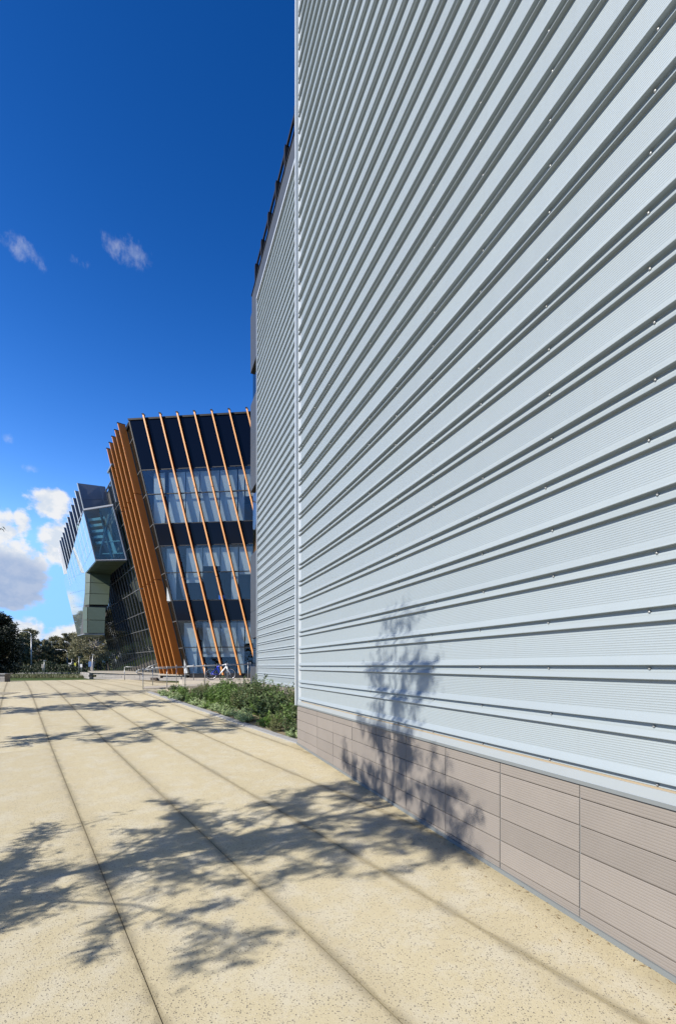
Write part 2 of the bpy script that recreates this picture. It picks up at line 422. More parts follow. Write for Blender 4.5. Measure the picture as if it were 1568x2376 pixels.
def leafmat(name, a, b_, back=0.25):
    m, t, b = mat(name)
    g = t.n('ShaderNodeNewGeometry')
    ri = g.outputs['Random Per Island']
    c = t.mix(ri, (*a, 1), (*b_, 1))
    t.l(c, b.inputs['Base Color']); b.inputs['Roughness'].default_value = 0.55; b.inputs['Specular IOR Level'].default_value = 0.35
    tl = t.n('ShaderNodeBsdfTranslucent'); t.l(c, tl.inputs[0])
    mx_ = t.n('ShaderNodeMixShader'); mx_.inputs[0].default_value = back
    t.l(b.outputs[0], mx_.inputs[1]); t.l(tl.outputs[0], mx_.inputs[2])
    t.l(mx_.outputs[0], m.node_tree.nodes['Material Output'].inputs[0])
    return m
M['gum'] = leafmat('gum_leaves', (0.075, 0.082, 0.040), (0.17, 0.17, 0.085))
M['gum2'] = leafmat('olive_leaves', (0.11, 0.108, 0.055), (0.22, 0.20, 0.105))
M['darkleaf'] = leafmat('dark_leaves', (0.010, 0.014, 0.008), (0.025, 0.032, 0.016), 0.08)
M['shrub'] = leafmat('shrub_leaves', (0.045, 0.10, 0.020), (0.17, 0.25, 0.065), 0.3)
M['shrub_b'] = leafmat('shrub_leaves_dark', (0.035, 0.07, 0.022), (0.13, 0.17, 0.065), 0.3)
M['shrub_c'] = leafmat('shrub_leaves_olive', (0.07, 0.09, 0.03), (0.20, 0.22, 0.09), 0.3)
M['shrub_d'] = leafmat('shrub_leaves_bright', (0.07, 0.15, 0.02), (0.22, 0.34, 0.07), 0.35)
M['pale'] = leafmat('pale_leaves', (0.22, 0.30, 0.12), (0.36, 0.42, 0.22), 0.3)
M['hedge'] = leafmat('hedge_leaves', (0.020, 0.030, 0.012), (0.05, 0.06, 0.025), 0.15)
M['bike_blue'] = plain('blue_enamel', (0.0076, 0.0228, 0.418), 0.25)
M['bike_white'] = plain('white_enamel', (0.646, 0.646, 0.6536), 0.25)
M['rubber'] = plain('tyre_rubber', (0.0152, 0.0152, 0.0152), 0.8)
M['rim'] = plain('rim_alloy', (0.494, 0.5016, 0.5168), 0.3, 0.8)
M['yellow'] = plain('yellow_sign', (0.3192, 0.3192, 0.0228), 0.5)
M['blue_sign'] = plain('blue_sign', (0.0456, 0.0988, 0.228), 0.5)
M['tactile'] = plain('tactile_tile', (0.3344, 0.2964, 0.2204), 0.8, 0, 0.05, 5)
M['screen'] = plain('blue_poster', (0.0228, 0.1216, 0.57), 0.4)

# ------------------------------------------------------------------ ground
GP = [(-40, -1.80), (0, -1.80), (3, -1.735), (9, -1.585), (20, -1.10), (25, -1.05), (2000, -1.05)]
def gz(Y):
    """ground height (world) at depth Y: the plaza rises away from the camera"""
    pts = GP
    for (a, za), (b_, zb) in zip(pts, pts[1:]):
        if Y <= b_:
            k = (Y - a) / (b_ - a); return EYE + za + (zb - za) * k
    return EYE + pts[-1][1]
def gzs(Y):
    return (gz(Y - 1.2) + gz(Y - 0.6) + gz(Y) * 2 + gz(Y + 0.6) + gz(Y + 1.2)) / 6
mb = MB()
ys = [-40, -10] + [-8 + i * 1.0 for i in range(0, 48)] + [45, 60, 100, 300, 1500]
xs = [-1200, -200, -60, -30, -10, 0, 10, 60, 200, 1200]
for yy in ys:
    for xx in xs: mb.v.append((xx, yy, gzs(yy) - 0.06))
nx = len(xs)
for j in range(len(ys) - 1):
    for i in range(nx - 1): mb.f.append((j*nx+i, j*nx+i+1, (j+1)*nx+i+1, (j+1)*nx+i))
mb.build('ground', M['lawn'], kind='structure')

def st(s, t_, z): return (S2.x * s + E2.x * t_, S2.y * s + E2.y * t_, z)
def ribbon(mb, s0, s1, t0, t1, up, thick=0.05, step=1.0):
    """slab following the ground between strip offsets s0..s1 and distances t0..t1"""
    n = max(1, int(math.ceil((t1 - t0) / step))); base = len(mb.v)
    for k in range(n + 1):
        tt = t0 + (t1 - t0) * k / n
        for s in (s0, s1):
            x, y, _ = st(s, tt, 0); z = gzs(y) + up
            mb.v.append((x, y, z)); mb.v.append((x, y, z - thick))
    for k in range(n):
        a = base + 4 * k; c_ = a + 4
        mb.f += [(a, a+2, c_+2, c_), (a+1, c_+1, c_+3, a+3), (a, c_, c_+1, a+1), (a+2, a+3, c_+3, c_+2)]
    mb.f.append((base, base+1, base+3, base+2)); e = base + 4 * n; mb.f.append((e, e+2, e+3, e+1))
mb = MB()
for j in range(-20, 8): ribbon(mb, JS0 + JSP * j, JS0 + JSP * (j + 1), -9, 38.3, -0.007, 0.03)
pavement = mb.build('pavement', M['joint'], kind='structure')
KS = 4.62                                   # kerb line offset
cuts = [-9, 10.2, 16.6, 20.4, 24.2, 28.0, 33.0, 38.2]
gap = 0.003
for j in range(-20, 8):
    s0 = JS0 + JSP * j; s1 = s0 + JSP
    for a, c_ in zip(cuts, cuts[1:]):
        e1_, t0, t1 = s1, a, c_
        if s0 >= KS - 0.01 and t0 < 20: continue
        if s0 < KS < s1 and t0 < 20: e1_ = KS
        if s0 > 6.5 and t0 > 27: continue
        if s1 < -12 and t0 < 0: continue
        mb = MB(); ribbon(mb, s0 + gap, e1_ - gap, t0 + gap, t1 - gap, 0.0, 0.03)
        mb.build('paving_slab', M['pave'], pavement)
# kerb stones of the garden bed
kerb = bpy.data.objects.new('kerb', None); COL.objects.link(kerb); kerb['kind'] = 'structure'
tt = 7.4
while tt < 20.3:
    mb = MB(); t1 = min(tt + 1.2, 20.35)
    ribbon(mb, KS + 0.004, KS + 0.19, tt + 0.004, t1 - 0.004, 0.018, 0.15, 0.6)
    mb.build('kerb_stone', M['kerb'], kerb); tt += 1.2
# soil of the garden bed
mb = MB()
pts = [(-0.6, 9.3), (-1.3, 14.32), (-3.60, 19.85), (-3.8, 21.5), (-8.05, 20.2)]
ks = [st(KS + 0.17, tq, 0) for tq in (7.6, 10, 13, 16, 19, 20.3)]
pp = [(x, y) for x, y, _ in ks] + [(-4.2, 21.9), (-3.6, 20.0), (-1.3, 14.4), (1.2, 8.6), (0.2, 8.2)]
mb.poly([(x, y, gzs(y) - 0.025) for x, y in pp])
mb.build('garden_bed', M['soil'], kind='structure')
# far road, path and verge
mb = MB(); mb.box((-200, 62, EYE - 1.10), (120, 70, EYE - 1.046)); mb.build('road', M['asphalt'], kind='structure')
mb = MB(); mb.box((-38, 46.5, EYE - 1.10), (-8, 48.2, EYE - 1.04)); mb.build('footpath', M['concrete'], kind='structure')
mb = MB(); mb.box((-200, 61.6, EYE - 1.10), (120, 61.9, EYE - 0.95)); mb.build('road_kerb', M['kerb'], kind='structure')

# ------------------------------------------------------------------ the ribbed metal building
TH = math.atan(0.4133)
WD = Vector((-math.sin(TH), math.cos(TH))); WNm = Vector((-math.cos(TH), -math.sin(TH)))
def wallfn(x0):
    def fn(t_, out, rel):
        return (x0 + WD.x * t_ + WNm.x * out, WD.y * t_ + WNm.y * out, EYE + rel)
    return fn
PITCH = 0.333
def cladding_profile():
    """(height below channel top, distance proud of the pan)"""
    p = [(0.0, 0.031), (0.002, 0.0320), (0.0045, 0.0310), (0.0062, 0.024), (0.0065, -0.006), (0.010, -0.008), (0.040, -0.004), (0.050, 0.009), (0.080, 0.032), (0.084, 0.0345), (0.0875, 0.0335), (0.0895, 0.028), (0.0905, 0.002), (0.093, 0.0)]
    n = 11; v0, v1 = 0.112, 0.276; w = (v1 - v0) / n
    for k in range(n):
        a = v0 + k * w
        p += [(a, 0.0), (a + 0.40 * w, 0.0), (a + 0.62 * w, 0.0012), (a + 0.84 * w, 0.0012)]
    p += [(0.277, 0.0), (0.284, 0.001), (0.324, 0.0290), (PITCH, 0.031)]
    return p
PROF = cladding_profile()
def make_cladding(root, fn, t0, t1, ks, name='cladding_panel'):
    mb = MB()
    for v, o in PROF:
        mb.v.append(fn(t0, o, -v)); mb.v.append(fn(t1, o, -v))
    for k in range(len(PROF) - 1):
        mb.f.append((2*k, 2*k+1, 2*k+3, 2*k+2))
    proto = mb.build(name, M['clad'], root)
    for i, k in enumerate(ks):
        o = proto if i == 0 else proto.copy()
        if i: COL.objects.link(o)
        o.location.z = 0.0095 + k * PITCH
    return proto
def tile_proto(L, h, groove=0.0185):
    """ribbed terracotta tile in local wall axes: x along the wall, y proud, z up"""
    pr = [(0.0, -0.03), (0.0, 0.0)]; n = int(round((h - 0.012) / groove)); w = (h - 0.012) / n
    z = 0.006
    for k in range(n):
        a = z + k * w
        pr += [(a, 0.0022), (a + 0.50 * w, 0.0022), (a + 0.75 * w, 0.0012), (a + 0.85 * w, 0.0012)]
    pr += [(h - 0.006, 0.0025), (h, 0.0), (h, -0.03)]
    mb = MB()
    for zz, o in pr: mb.v.append((0.0, o, zz)); mb.v.append((L, o, zz))
    for k in range(len(pr) - 1): mb.f.append((2*k, 2*k+1, 2*k+3, 2*k+2))
    n_ = len(pr)
    mb.f.append(tuple(2*k for k in range(n_))); mb.f.append(tuple(2*k+1 for k in range(n_ - 1, -1, -1)))
    return mb
def tile_wall(root, fn, edges, rows, out):
    cache = {}
    for a, b_ in zip(edges, edges[1:]):
        for r0, r1 in zip(rows, rows[1:]):
            L = abs(b_ - a) - 0.008; h = abs(r1 - r0) - 0.0065
            key = (round(L, 3), round(h, 3))
            if key not in cache:
                me = bpy.data.meshes.new('plinth_tile'); q = tile_proto(L, h); me.from_pydata(q.v, [], q.f); me.materials.append(M['tile']); cache[key] = me
            o = bpy.data.objects.new('plinth_tile', cache[key]); COL.objects.link(o); o.parent = root
            o.location = Vector(fn(min(a, b_) + 0.004, out + random.uniform(-0.0015, 0.0015), min(r0, r1) + 0.003)) - root.location
            o.rotation_euler = (random.uniform(-.002, .002), 0, math.atan2(WD.y, WD.x))
    # local y points to -normal or normal? wall direction rotated +90 deg is +normal (towards the plaza)

fnA = wallfn(2.879)
cosT = math.cos(TH)
TA1 = 8.95 / cosT            # far corner
TA0 = -5.5
main = thing('clad_building', 'tall building clad in pale horizontal ribbed metal above a beige tile plinth', 'building', (2.879, 0, 0))
TOPK = 50
ZTOP = TOPK * PITCH
# solid body behind the skin
MB().box((TA0, -9.0, -2.0), (TA1 - 0.02, -0.10, ZTOP + 0.1), fnA).build('core_wall', M['core'], main)
make_cladding(main, fnA, TA0, TA1 - 0.16, list(range(-1, TOPK + 1)))
# lowest course: only down to the sill flashing
mb = MB()
for v, o in PROF[:7]: mb.v.append(fnA(TA0, o, -v)); mb.v.append(fnA(TA1 - 0.16, o, -v))
for k in range(6): mb.f.append((2*k, 2*k+1, 2*k+3, 2*k+2))
o = mb.build('cladding_panel', M['clad'], main); o.location.z = 0.0095 - 2 * PITCH
# the screw lines (too small to pick apart): domed heads in the channel of every course
mb = MB()
for k in range(-2, 34):
    zc = 0.0095 + k * PITCH - 0.026
    n = 0; tt = 2.5575 / cosT - 5 * 0.731 + random.uniform(-.03, .03)
    while tt < TA1 - 0.3:
        p = fnA(tt + random.uniform(-0.012, 0.012), -0.002, zc + random.uniform(-.002, .002))
        mb.ball(p, 0.0095, 6, 4); tt += 0.731
mb.build('screw_heads', M['screw'], main, smooth=True, kind='stuff')
# corner flashing: wide flat, proud edge bead, and the return of the corner
mb = MB(); mb.box((TA1 - 0.26, -0.10, -0.79), (TA1 - 0.075, 0.004, ZTOP + 0.3), fnA); mb.build('corner_flashing', M['trim'], main)
mb = MB(); mb.box((TA1 - 0.075, -0.12, -0.79), (TA1, 0.055, ZTOP + 0.3), fnA); mb.build('corner_trim', M['trim'], main)
mb = MB(); mb.box((TA1 - 0.02, -9.0, -2.0), (TA1 - 0.004, -0.12, ZTOP + 0.3), fnA); mb.build('return_wall', M['clad'], main)
mb = MB(); mb.box((TA0, -9.0, ZTOP + 0.1), (TA1 - 0.08, 0.06, ZTOP + 0.32), fnA); mb.build('roof_capping', M['trim'], main)
# sill flashing above the tiles
mb = MB(); mb.box((TA0, -0.1, -0.772), (TA1 - 0.003, 0.020, -0.7055), fnA); mb.build('sill_flashing', M['sill'], main)
mb = MB(); mb.box((TA0, -0.1, -0.7055), (TA1 - 0.28, 0.010, -0.695), fnA); mb.build('sealant_line', M['sealant'], main)
mb = MB(); mb.box((TA0, -0.1, -0.796), (TA1 - 0.003, 0.027, -0.772), fnA); mb.build('drip_lip', M['lip'], main)
LT = 0.748
tj = 2.996 / cosT
edges = [tj + LT * k for k in range(-11, 8)]
edges = [e for e in edges if e < TA1 - 0.1] + [TA1 - 0.01]
rows = [-0.7985, -0.895, -1.0812, -1.267, -1.4535, -1.6395, -1.826]
tile_wall(main, fnA, edges, rows, 0.006)
mb = MB()
for e in edges[1:-1]: mb.box((e - 0.0045, -0.09, -1.85), (e + 0.0045, 0.001, -0.80), fnA)
mb.build('joint_profile', M['lip'], main, kind='stuff')
mb = MB(); mb.box((TA0, -0.095, -1.9), (TA1 - 0.03, -0.035, -0.80), fnA); mb.build('plinth_backing', M['frame_dark'], main)
mb = MB()     # folded grey base flashing that follows the paving
tt = TA0
while tt < TA1 - 0.02:
    t1 = min(tt + 1.0, TA1 - 0.005)
    pa, pb = fnA(tt, 0.03, 0), fnA(t1, 0.03, 0)
    za, zb = gzs(pa[1]), gzs(pb[1])
    q = []
    for z_, zz in ((za, zb),):
        q = [fnA(tt, -0.02, 0)[:2] + (za - .05,), fnA(t1, -0.02, 0)[:2] + (zb - .05,), fnA(t1, 0.022, 0)[:2] + (zb - .05,), fnA(tt, 0.022, 0)[:2] + (za - .05,)]
        q += [p[:2] + (p[2] + 0.05 + 0.034,) for p in q]
    mb.hexa(q); tt += 1.0
mb.build('base_flashing', M['lip'], main)

# ---- the set-back wing behind
fnB = wallfn(4.606)
TB0, TB1, TB2 = 9.2 / cosT, 19.9 / cosT, 21.2 / cosT
wing = thing('clad_building_wing', 'lower set back wing with pale ribbed metal wall and black roof railing', 'building', (1.0, 9.0, 0))
TOPB = 16.42
MB().box((TB0, -12, -2.0), (TB2 - 0.05, -0.12, 17.1), fnB).build('core_wall', M['core'], wing)
make_cladding(wing, fnB, TB0, TB1 - 0.06, list(range(-1, 50)))
mb = MB(); mb.box((TB1 - 0.07, -0.1, -0.70), (TB1, 0.05, TOPB + 0.1), fnB); mb.build('corner_trim', M['trim'], wing)
mb = MB(); mb.box((TB0, -0.1, TOPB + 0.0), (TB1, 0.055, TOPB + 0.13), fnB); mb.build('top_trim', M['trim'], wing)
mb = MB(); mb.box((TB0, -0.1, -0.74), (TB1, 0.03, -0.645), fnB); mb.build('sill_flashing', M['sill'], wing)
e_ = TB0
pw = 2.6
while e_ < TB2 - 0.4:
    MB().box((e_ + .006, -0.14, TOPB + 0.13), (min(e_ + pw, TB2 - 0.28) - .006, 0.02, 17.5), fnB).build('parapet_panel', M['parapet_band'], wing); e_ += pw
mb = MB(); mb.box((TB0, -0.6, 17.5), (TB2 - 0.25, 0.05, 17.56), fnB); mb.build('parapet_capping', M['black'], wing)
edges = [TB0 + 0.748 * k for k in range(0, 15)]; edges = [e for e in edges if e < TB1 - .2] + [TB1]
tile_wall(wing, fnB, edges, [-0.745, -0.90, -1.087, -1.274, -1.461, -1.65], 0.0)
MB().box((TB0, -0.11, -1.9), (TB1, -0.04, -0.745), fnB).build('plinth_backing', M['frame_dark'], wing)
# roof railing
rail = MB()
rail.box((TB0, -0.10, 18.38), (TB2 - 0.9, -0.04, 18.50), fnB)
rail.build('top_rail', M['black'], wing)
MB().box((TB0, -0.09, 17.75), (TB2 - 0.9, -0.05, 17.82), fnB).build('bottom_rail', M['black'], wing)
tt = TB2 - 0.95
while tt > TB0:
    MB().box((tt - 0.09, -0.14, 17.45), (tt + 0.06, 0.02, 18.42), fnB).build('railing_post', M['black'], wing); tt -= 1.25
# grey end bay of the wing: alternating panels and recessed glass
zs = [(-1.6, -0.02, 'g'), (-0.02, 1.3, 'w'), (1.3, 2.55, 'g'), (2.55, 5.25, 'g'), (5.25, 8.3, 'w'), (8.3, 10.4, 'g'), (10.4, 12.45, 'g'), (12.45, 14.0, 'w'), (14.0, 16.7, 'g')]
for z0, z1, k in zs:
    if k == 'g':
        MB().box((TB1 + 0.005, -0.6, z0 + .006), (TB2, 0.03, z1 - .006), fnB).build('grey_panel', M['parapet_band'], wing)
    else:
        MB().box((TB1 + 0.005, -0.55, z0), (TB2 - 0.03, -0.08, z1), fnB).build('end_window', M['darkglass'], wing)
MB().box((TB2 - 0.28, -0.6, 16.7), (TB2 - 0.26, 0.02, 17.5), fnB).build('grey_panel', M['parapet_band'], wing)

# ------------------------------------------------------------------ the raking building with orange fins
E1 = Vector((0.995, -0.0995)); N1 = Vector((-0.0995, -0.995)); N2 = Vector((-0.807, -0.590))
BX, BY = (441 - 784) / FPX * 29.5, 29.5
H0 = -0.6; SH = 0.248
def FB(u, v, h, o1=0.0, o2=0.0, shear=True):
    k = SH * (h - H0) if shear else 0.0
    x = BX + E1.x * (u - k) + E2.x * v + N1.x * o1 + N2.x * o2
    y = BY + E1.y * (u - k) + E2.y * v + N1.y * o1 + N2.y * o2
    return (x, y, EYE + h)
fb = thing('fin_building', 'leaning dark glass building with long orange timber fins down its faces', 'building', (BX, BY, 0))
UF = [1.15 + 1.185 * k for k in range(0, 9)]
HJ = [(-0.6, 5.86), (5.90, 11.80), (11.84, 16.84)]
for u in UF:
    for a, c_ in HJ:
        fo = MB().box((u - 0.040, 0.03, a), (u + 0.040, 0.19, c_), lambda x, y, z: FB(x, 0, z, o1=y)).build('orange_fin', M['fin'], fb)
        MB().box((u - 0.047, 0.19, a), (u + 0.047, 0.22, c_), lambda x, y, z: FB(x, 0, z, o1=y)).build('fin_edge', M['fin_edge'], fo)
for k in range(5):
    v = 1.0 + 1.10 * k
    for a, c_ in [(-0.6, 5.86), (5.93, 11.80), (11.87, 16.7)]:
        fo = MB().box((v - 0.05, 0.05, a), (v + 0.05, 0.50, c_), lambda x, y, z: FB(0, x, z, o2=y)).build('orange_fin', M['fin'], fb)
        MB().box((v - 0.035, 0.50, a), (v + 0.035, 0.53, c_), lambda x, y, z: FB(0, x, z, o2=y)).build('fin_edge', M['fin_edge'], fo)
    MB().box((v - 0.07, 0.03, 16.7), (v + 0.07, 0.56, 16.74), lambda x, y, z: FB(0, x, z, o2=y)).build('fin_cap', M['black'], fb)
for u in UF:
    MB().box((u - 0.07, 0.02, 16.84), (u + 0.07, 0.25, 16.90), lambda x, y, z: FB(x, 0, z, o1=y)).build('fin_cap', M['black'], fb)
# front face: spandrels and windows, one per bay
US = [0.0] + UF
f1 = lambda x, y, z: FB(x, 0, z, o1=y)
for a, c_ in zip(US, US[1:]):
    for z0, z1 in ((13.2, 16.6), (8.05, 9.55), (3.0, 4.37)):
        MB().box((a + .008, -0.06, z0 + .006), (c_ - .008, 0.0, z1 - .006), f1).build('spandrel_panel', M['navy'], fb)
    for z0, z1 in ((11.55, 13.2), (9.55, 11.55), (6.24, 8.05), (4.37, 6.24), (1.24, 3.0), (-0.55, 1.24)):
        MB().box((a + .008, -0.03, z0 + .03), (c_ - .008, -0.01, z1 - .03), f1).build('window_pane', M['window'], fb)
for z in (13.2, 11.55, 9.55, 8.05, 6.24, 4.37, 3.0, 1.24, -0.52):
    MB().box((0.0, -0.08, z - 0.028), (11.0, 0.012, z + 0.028), f1).build('transom', M['frame_dark'], fb)
for u in US[1:]:
    MB().box((u - 0.03, -0.10, -0.6), (u + 0.03, 0.028, 16.6), f1).build('mullion', M['frame_dark'], fb)
MB().box((-0.05, -0.08, -1.2), (0.03, 0.03, 16.6), f1).build('corner_post', M['frame_dark'], fb)
MB().box((-0.06, -14.0, 16.6), (11.0, 0.06, 16.72), f1).build('roof_edge', M['black'], fb)
MB().box((-0.0, -0.09, -1.2), (11.0, 0.01, -0.56), f1).build('base_panel', M['frame_dark'], fb)
# rooms behind the front glass
for z in (16.4, 9.5, 4.3, -0.58):
    MB().box((0.05, -7.0, z - (3.1 if z > 16 else 1.35 if z > 0 else 0.4)), (11.0, -0.12, z - (0.0 if z > 16 else 0.03)), f1).build('floor_slab', M['floor_in'], fb)
MB().box((-2.5, -7.2, -1.0), (14.5, -7.0, 16.4), lambda x, y, z: FB(x, 0, z, o1=y, shear=False)).build('room_wall', M['room'], fb)
# raked white columns inside the left bay
for z0, z1 in ((9.6, 13.0), (4.4, 7.9), (-0.55, 2.9)):
    MB().tube(FB(0.70, 0, z0, o1=-0.7), FB(0.62, 0, z1, o1=-0.7), 0.15, n=12).build('raked_column', M['white'], fb, smooth=True)
# roller blinds, hung plumb just behind the glass
def blind(x0, x1, z0, z1, Zd=29.4):
    u0 = None
    for xx in (x0, x1): pass
    X0 = (x0 - 784) / FPX * Zd; X1 = (x1 - 784) / FPX * Zd
    a = (X0 - BX) / E1.x; c_ = (X1 - BX) / E1.x
    MB().box((a + .015, -0.34, z0), (c_ - .015, -0.32, z1), lambda x, y, z: FB(x, 0, z, o1=y, shear=False)).build('roller_blind', M['blind'], fb)
for x0, x1, z0 in ((346, 374, 9.6), (383, 424, 9.6), (425, 459, 9.6), (460, 506, 9.6), (507, 549, 9.6), (551, 566, 9.6), (568, 612, 11.3), (614, 660, 11.3)):
    blind(x0, x1, z0, 13.1)
for x0, x1, z0 in ((378, 402, 4.4), (426, 466, 5.6), (467, 508, 6.7), (509, 534, 6.3), (534, 551, 4.4), (553, 612, 6.1), (614, 660, 6.1)):
    blind(x0, x1, z0, 7.95)
for x0, x1, z0 in ((420, 452, -0.5), (466, 508, 0.6), (509, 548, 0.6), (549, 566, -0.5), (568, 610, 1.5), (612, 650, 1.5)):
    blind(x0, x1, z0, 2.9)
MB().box((2.55, -0.9, 4.45), (2.95, -0.86, 4.80), lambda x, y, z: FB(x - 0.9, 0, z, o1=y, shear=False)).build('blue_monitor', M['screen'], fb)
# left face: dark glazing on raked mullions
f2 = lambda x, y, z: FB(0, x, z, o2=y)
VL = [0.0, 1.0, 2.1, 3.2, 4.3, 5.4] + [5.4 + 1.13 * k for k in range(1, 21)]
HL = [-0.6, 1.2, 3.0, 4.37, 6.24, 8.05, 9.55, 11.55, 13.2, 15.4]
for i, (a, c_) in enumerate(zip(VL, VL[1:])):
    for z0, z1 in zip(HL, HL[1:]):
        if z0 > 9 and a > 9.5: continue
        w = random.uniform(-0.002, 0.002)
        mb = MB(); top = 16.3 if (z1 > 15 and c_ < 5.5) else z1
        p = [(a + .012, -0.05, z0 + .012), (c_ - .012, -0.05, z0 + .012), (c_ - .012, w, z0 + .012), (a + .012, 0, z0 + .012)]
        q_ = [(x, y, top - .012) for x, y, z in p]; q_[2] = (c_ - .012, 0.0, top - .012); q_[3] = (a + .012, -w, top - .012)
        mb.hexa([f2(*r) for r in p + q_]); mb.build('glazing_pane', M['darkglass'], fb)
for v in VL[1:]:
    MB().box((v - 0.022, -0.06, -0.6), (v + 0.022, 0.045, 15.4 if v > 5.5 else 16.3), f2).build('mullion', M['mullion'], fb)
for z in HL:
    MB().box((0.0, -0.06, z - 0.022), (28.1, 0.035, z + 0.022), f2).build('transom', M['mullion'], fb)
# solid interior keeping the far side dark
mb = MB()
p = [(0.12, 0.2, -1.2), (9, 12, -1.2), (9, 26, -1.2), (0.12, 28.0, -1.2)]
mb.hexa([FB(x, v, -1.2, o2=-0.14) for x, v in ((0, 1.2), (9, 9.5), (9, 26), (0, 28.0))] + [FB(x, v, 15.38, o2=-0.14) for x, v in ((0, 1.2), (9, 9.5), (9, 26), (0, 28.0))])
mb.build('core_wall', M['core'], fb)
MB().box((0.02, -0.3, 16.3), (5.4, 0.08, 16.5), f2).build('roof_edge', M['black'], fb)
MB().box((5.5, -1.6, 13.3), (6.4, 0.35, 15.3), f2).build('roof_box', M['frame_dark'], fb)
MB().box((5.0, -1.0, 15.3), (6.9, 0.55, 15.42), f2).build('roof_edge', M['parapet'], fb)
MB().box((6.42, 0.0, 12.9), (6.62, 0.50, 15.3), f2).build('corner_post', M['parapet'], fb)

# ------------------------------------------------------------------ the glazed bay with grey blades
A = Vector((-21.08, 36.7, EYE + 12.88)); Bq = Vector((-19.96, 36.5, EYE + 8.70)); C = Vector((-23.4, 41.1, EYE + 8.70))
D = Vector((-22.62, 39.5, EYE + 2.92)); Eq = Vector((-26.3, 44.7, EYE + 3.08)); Fq = Vector((-27.85, 45.0, EYE + 8.66))
# all corners of the mirror face lie in one leaning plane through C
_n = Vector((E2.x, E2.y, 0)).cross(Fq - Eq).normalized(); _eye = Vector((0, 0, EYE))
def inplane(p):
    d = p - _eye; return _eye + d * ((C - _eye).dot(_n) / d.dot(_n))
A, Bq, D, Eq, Fq = [inplane(p) for p in (A, Bq, D, Eq, Fq)]
TR = pt(263, 1174, 36.2); BR = pt(295, 1299, 36.3); CR = pt(258, 1331, 41.3)
bay = thing('glazed_bay', 'projecting green glass bay with grey upright blades on the leaning building', 'building', (-21, 38, 0))
def bil(a, b_, c_, d, u, v): return (a * (1-u) + b_ * u) * (1-v) + (d * (1-u) + c_ * u) * v
def panes(q, nu, nv, name, m_, thick, gap_=0.02, jit=0.01):
    a, b_, c_, d = q
    nrm = (b_ - a).cross(d - a).normalized()
    for i in range(nu):
        for j in range(nv):
            g1 = gap_ / max(0.1, (b_ - a).length / nu) / nu; g2 = gap_ / max(0.1, (d - a).length / nv) / nv
            u0, u1, v0, v1 = i / nu + g1, (i + 1) / nu - g1, j / nv + g2, (j + 1) / nv - g2
            pts = [bil(a, b_, c_, d, *uv) + nrm * random.uniform(-jit, jit) for uv in ((u0, v0), (u1, v0), (u1, v1), (u0, v1))]
            MB().slab(pts, nrm * -thick).build(name, m_, bay)
panes((A, Fq, C, Bq), 4, 4, 'mirror_pane', M['mirror'], 0.05, 0.012, 0.0015)
panes((C, Fq, Eq, D), 3, 4, 'mirror_pane', M['mirror'], 0.05, 0.012, 0.0015)
# glazed end with steel frame inside
panes((A, TR, BR, Bq), 2, 1, 'end_pane', M['bay_window'], 0.03, 0.01, 0.0)
back = Vector((E2.x, E2.y, 0)) 
ar = [A + back * 0.35, TR + back * 0.35, BR + back * 0.35, Bq + back * 0.35]
mb = MB()
for u in (0.05, 0.56):
    mb.tube(bil(*ar, u, 0.06), bil(*ar, min(u + 0.02, 1), 0.97), 0.10, n=6)
mb.tube(bil(*ar, 0.93, 0.05), bil(*ar, 0.16, 0.92), 0.09, n=6)
mb.build('steel_frame', M['beam'], bay)
for k, w in enumerate((0.62, 0.56, 0.48, 0.41, 0.33)):
    v = 0.15 + 0.115 * k
    MB().slab([bil(*ar, 0.09 + .02*k, v), bil(*ar, w + 0.05, v), bil(*ar, w + 0.02, v + 0.05), bil(*ar, 0.10 + .02*k, v + 0.05)], back * 1.2).build('stair_tread', M['white'], bay)
for v, u0 in ((0.63, 0.45), (0.86, 0.30)):
    mb = MB(); mb.tube(bil(*ar, u0, v), bil(*ar, 0.97, v), 0.045, n=6); mb.build('handrail', M['white'], bay)
MB().slab([bil(*ar, 0.62, 0.42), bil(*ar, 0.70, 0.40), bil(*ar, 0.78, 0.86), bil(*ar, 0.66, 0.86)], back * 0.3).build('white_column', M['white'], bay)
b4 = back * 4.6
MB().slab([A + b4, TR + b4, BR + b4, Bq + b4], back * 0.1).build('bay_back_wall', M['bay_back'], bay)
MB().slab([A, TR, TR + b4, A + b4 + (Fq - A) * 0.0], (0, 0, 0.16)).build('bay_roof', M['parapet'], bay)
# steel edge beads of the glazed end
mb = MB(); mb.tube(A, TR, 0.07, n=6); mb.tube(A, Bq, 0.05, n=6); mb.tube(Bq, BR, 0.06, n=6); mb.tube(TR, BR, 0.07, n=6); mb.build('edge_frame', M['grey_panel'], bay)
# soffit and lower end wall in green panels
lowB = Vector((0, 0, -0.03))
def green(q, nu, nv):
    a, b_, c_, d = q
    nrm = (b_ - a).cross(d - a).normalized()
    for i in range(nu):
        for j in range(nv):
            g1 = 0.012; pts = [bil(a, b_, c_, d, *uv) for uv in ((i/nu + g1/nu, j/nv + .02/nv), ((i+1)/nu - g1/nu, j/nv + .02/nv), ((i+1)/nu - g1/nu, (j+1)/nv - .02/nv), (i/nu + g1/nu, (j+1)/nv - .02/nv))]
            MB().slab(pts, nrm * -0.06).build('green_panel', M['green'], bay)
fold = 0.36
Bm = Bq.lerp(BR, fold); Cm = C.lerp(CR, fold) - Vector((0.18, 0.35, 0))
green((Bq + lowB, Bm + lowB, Cm + lowB, C + lowB), 1, 3); green((Bm + lowB, BR + lowB, CR + lowB, Cm + lowB), 1, 3)
DR = pt(253.0, 1404, 40.4); DL = pt(197.5, 1405, 40.3); Dm = DL.lerp(DR, fold) - Vector((0.15, 0.32, 0))
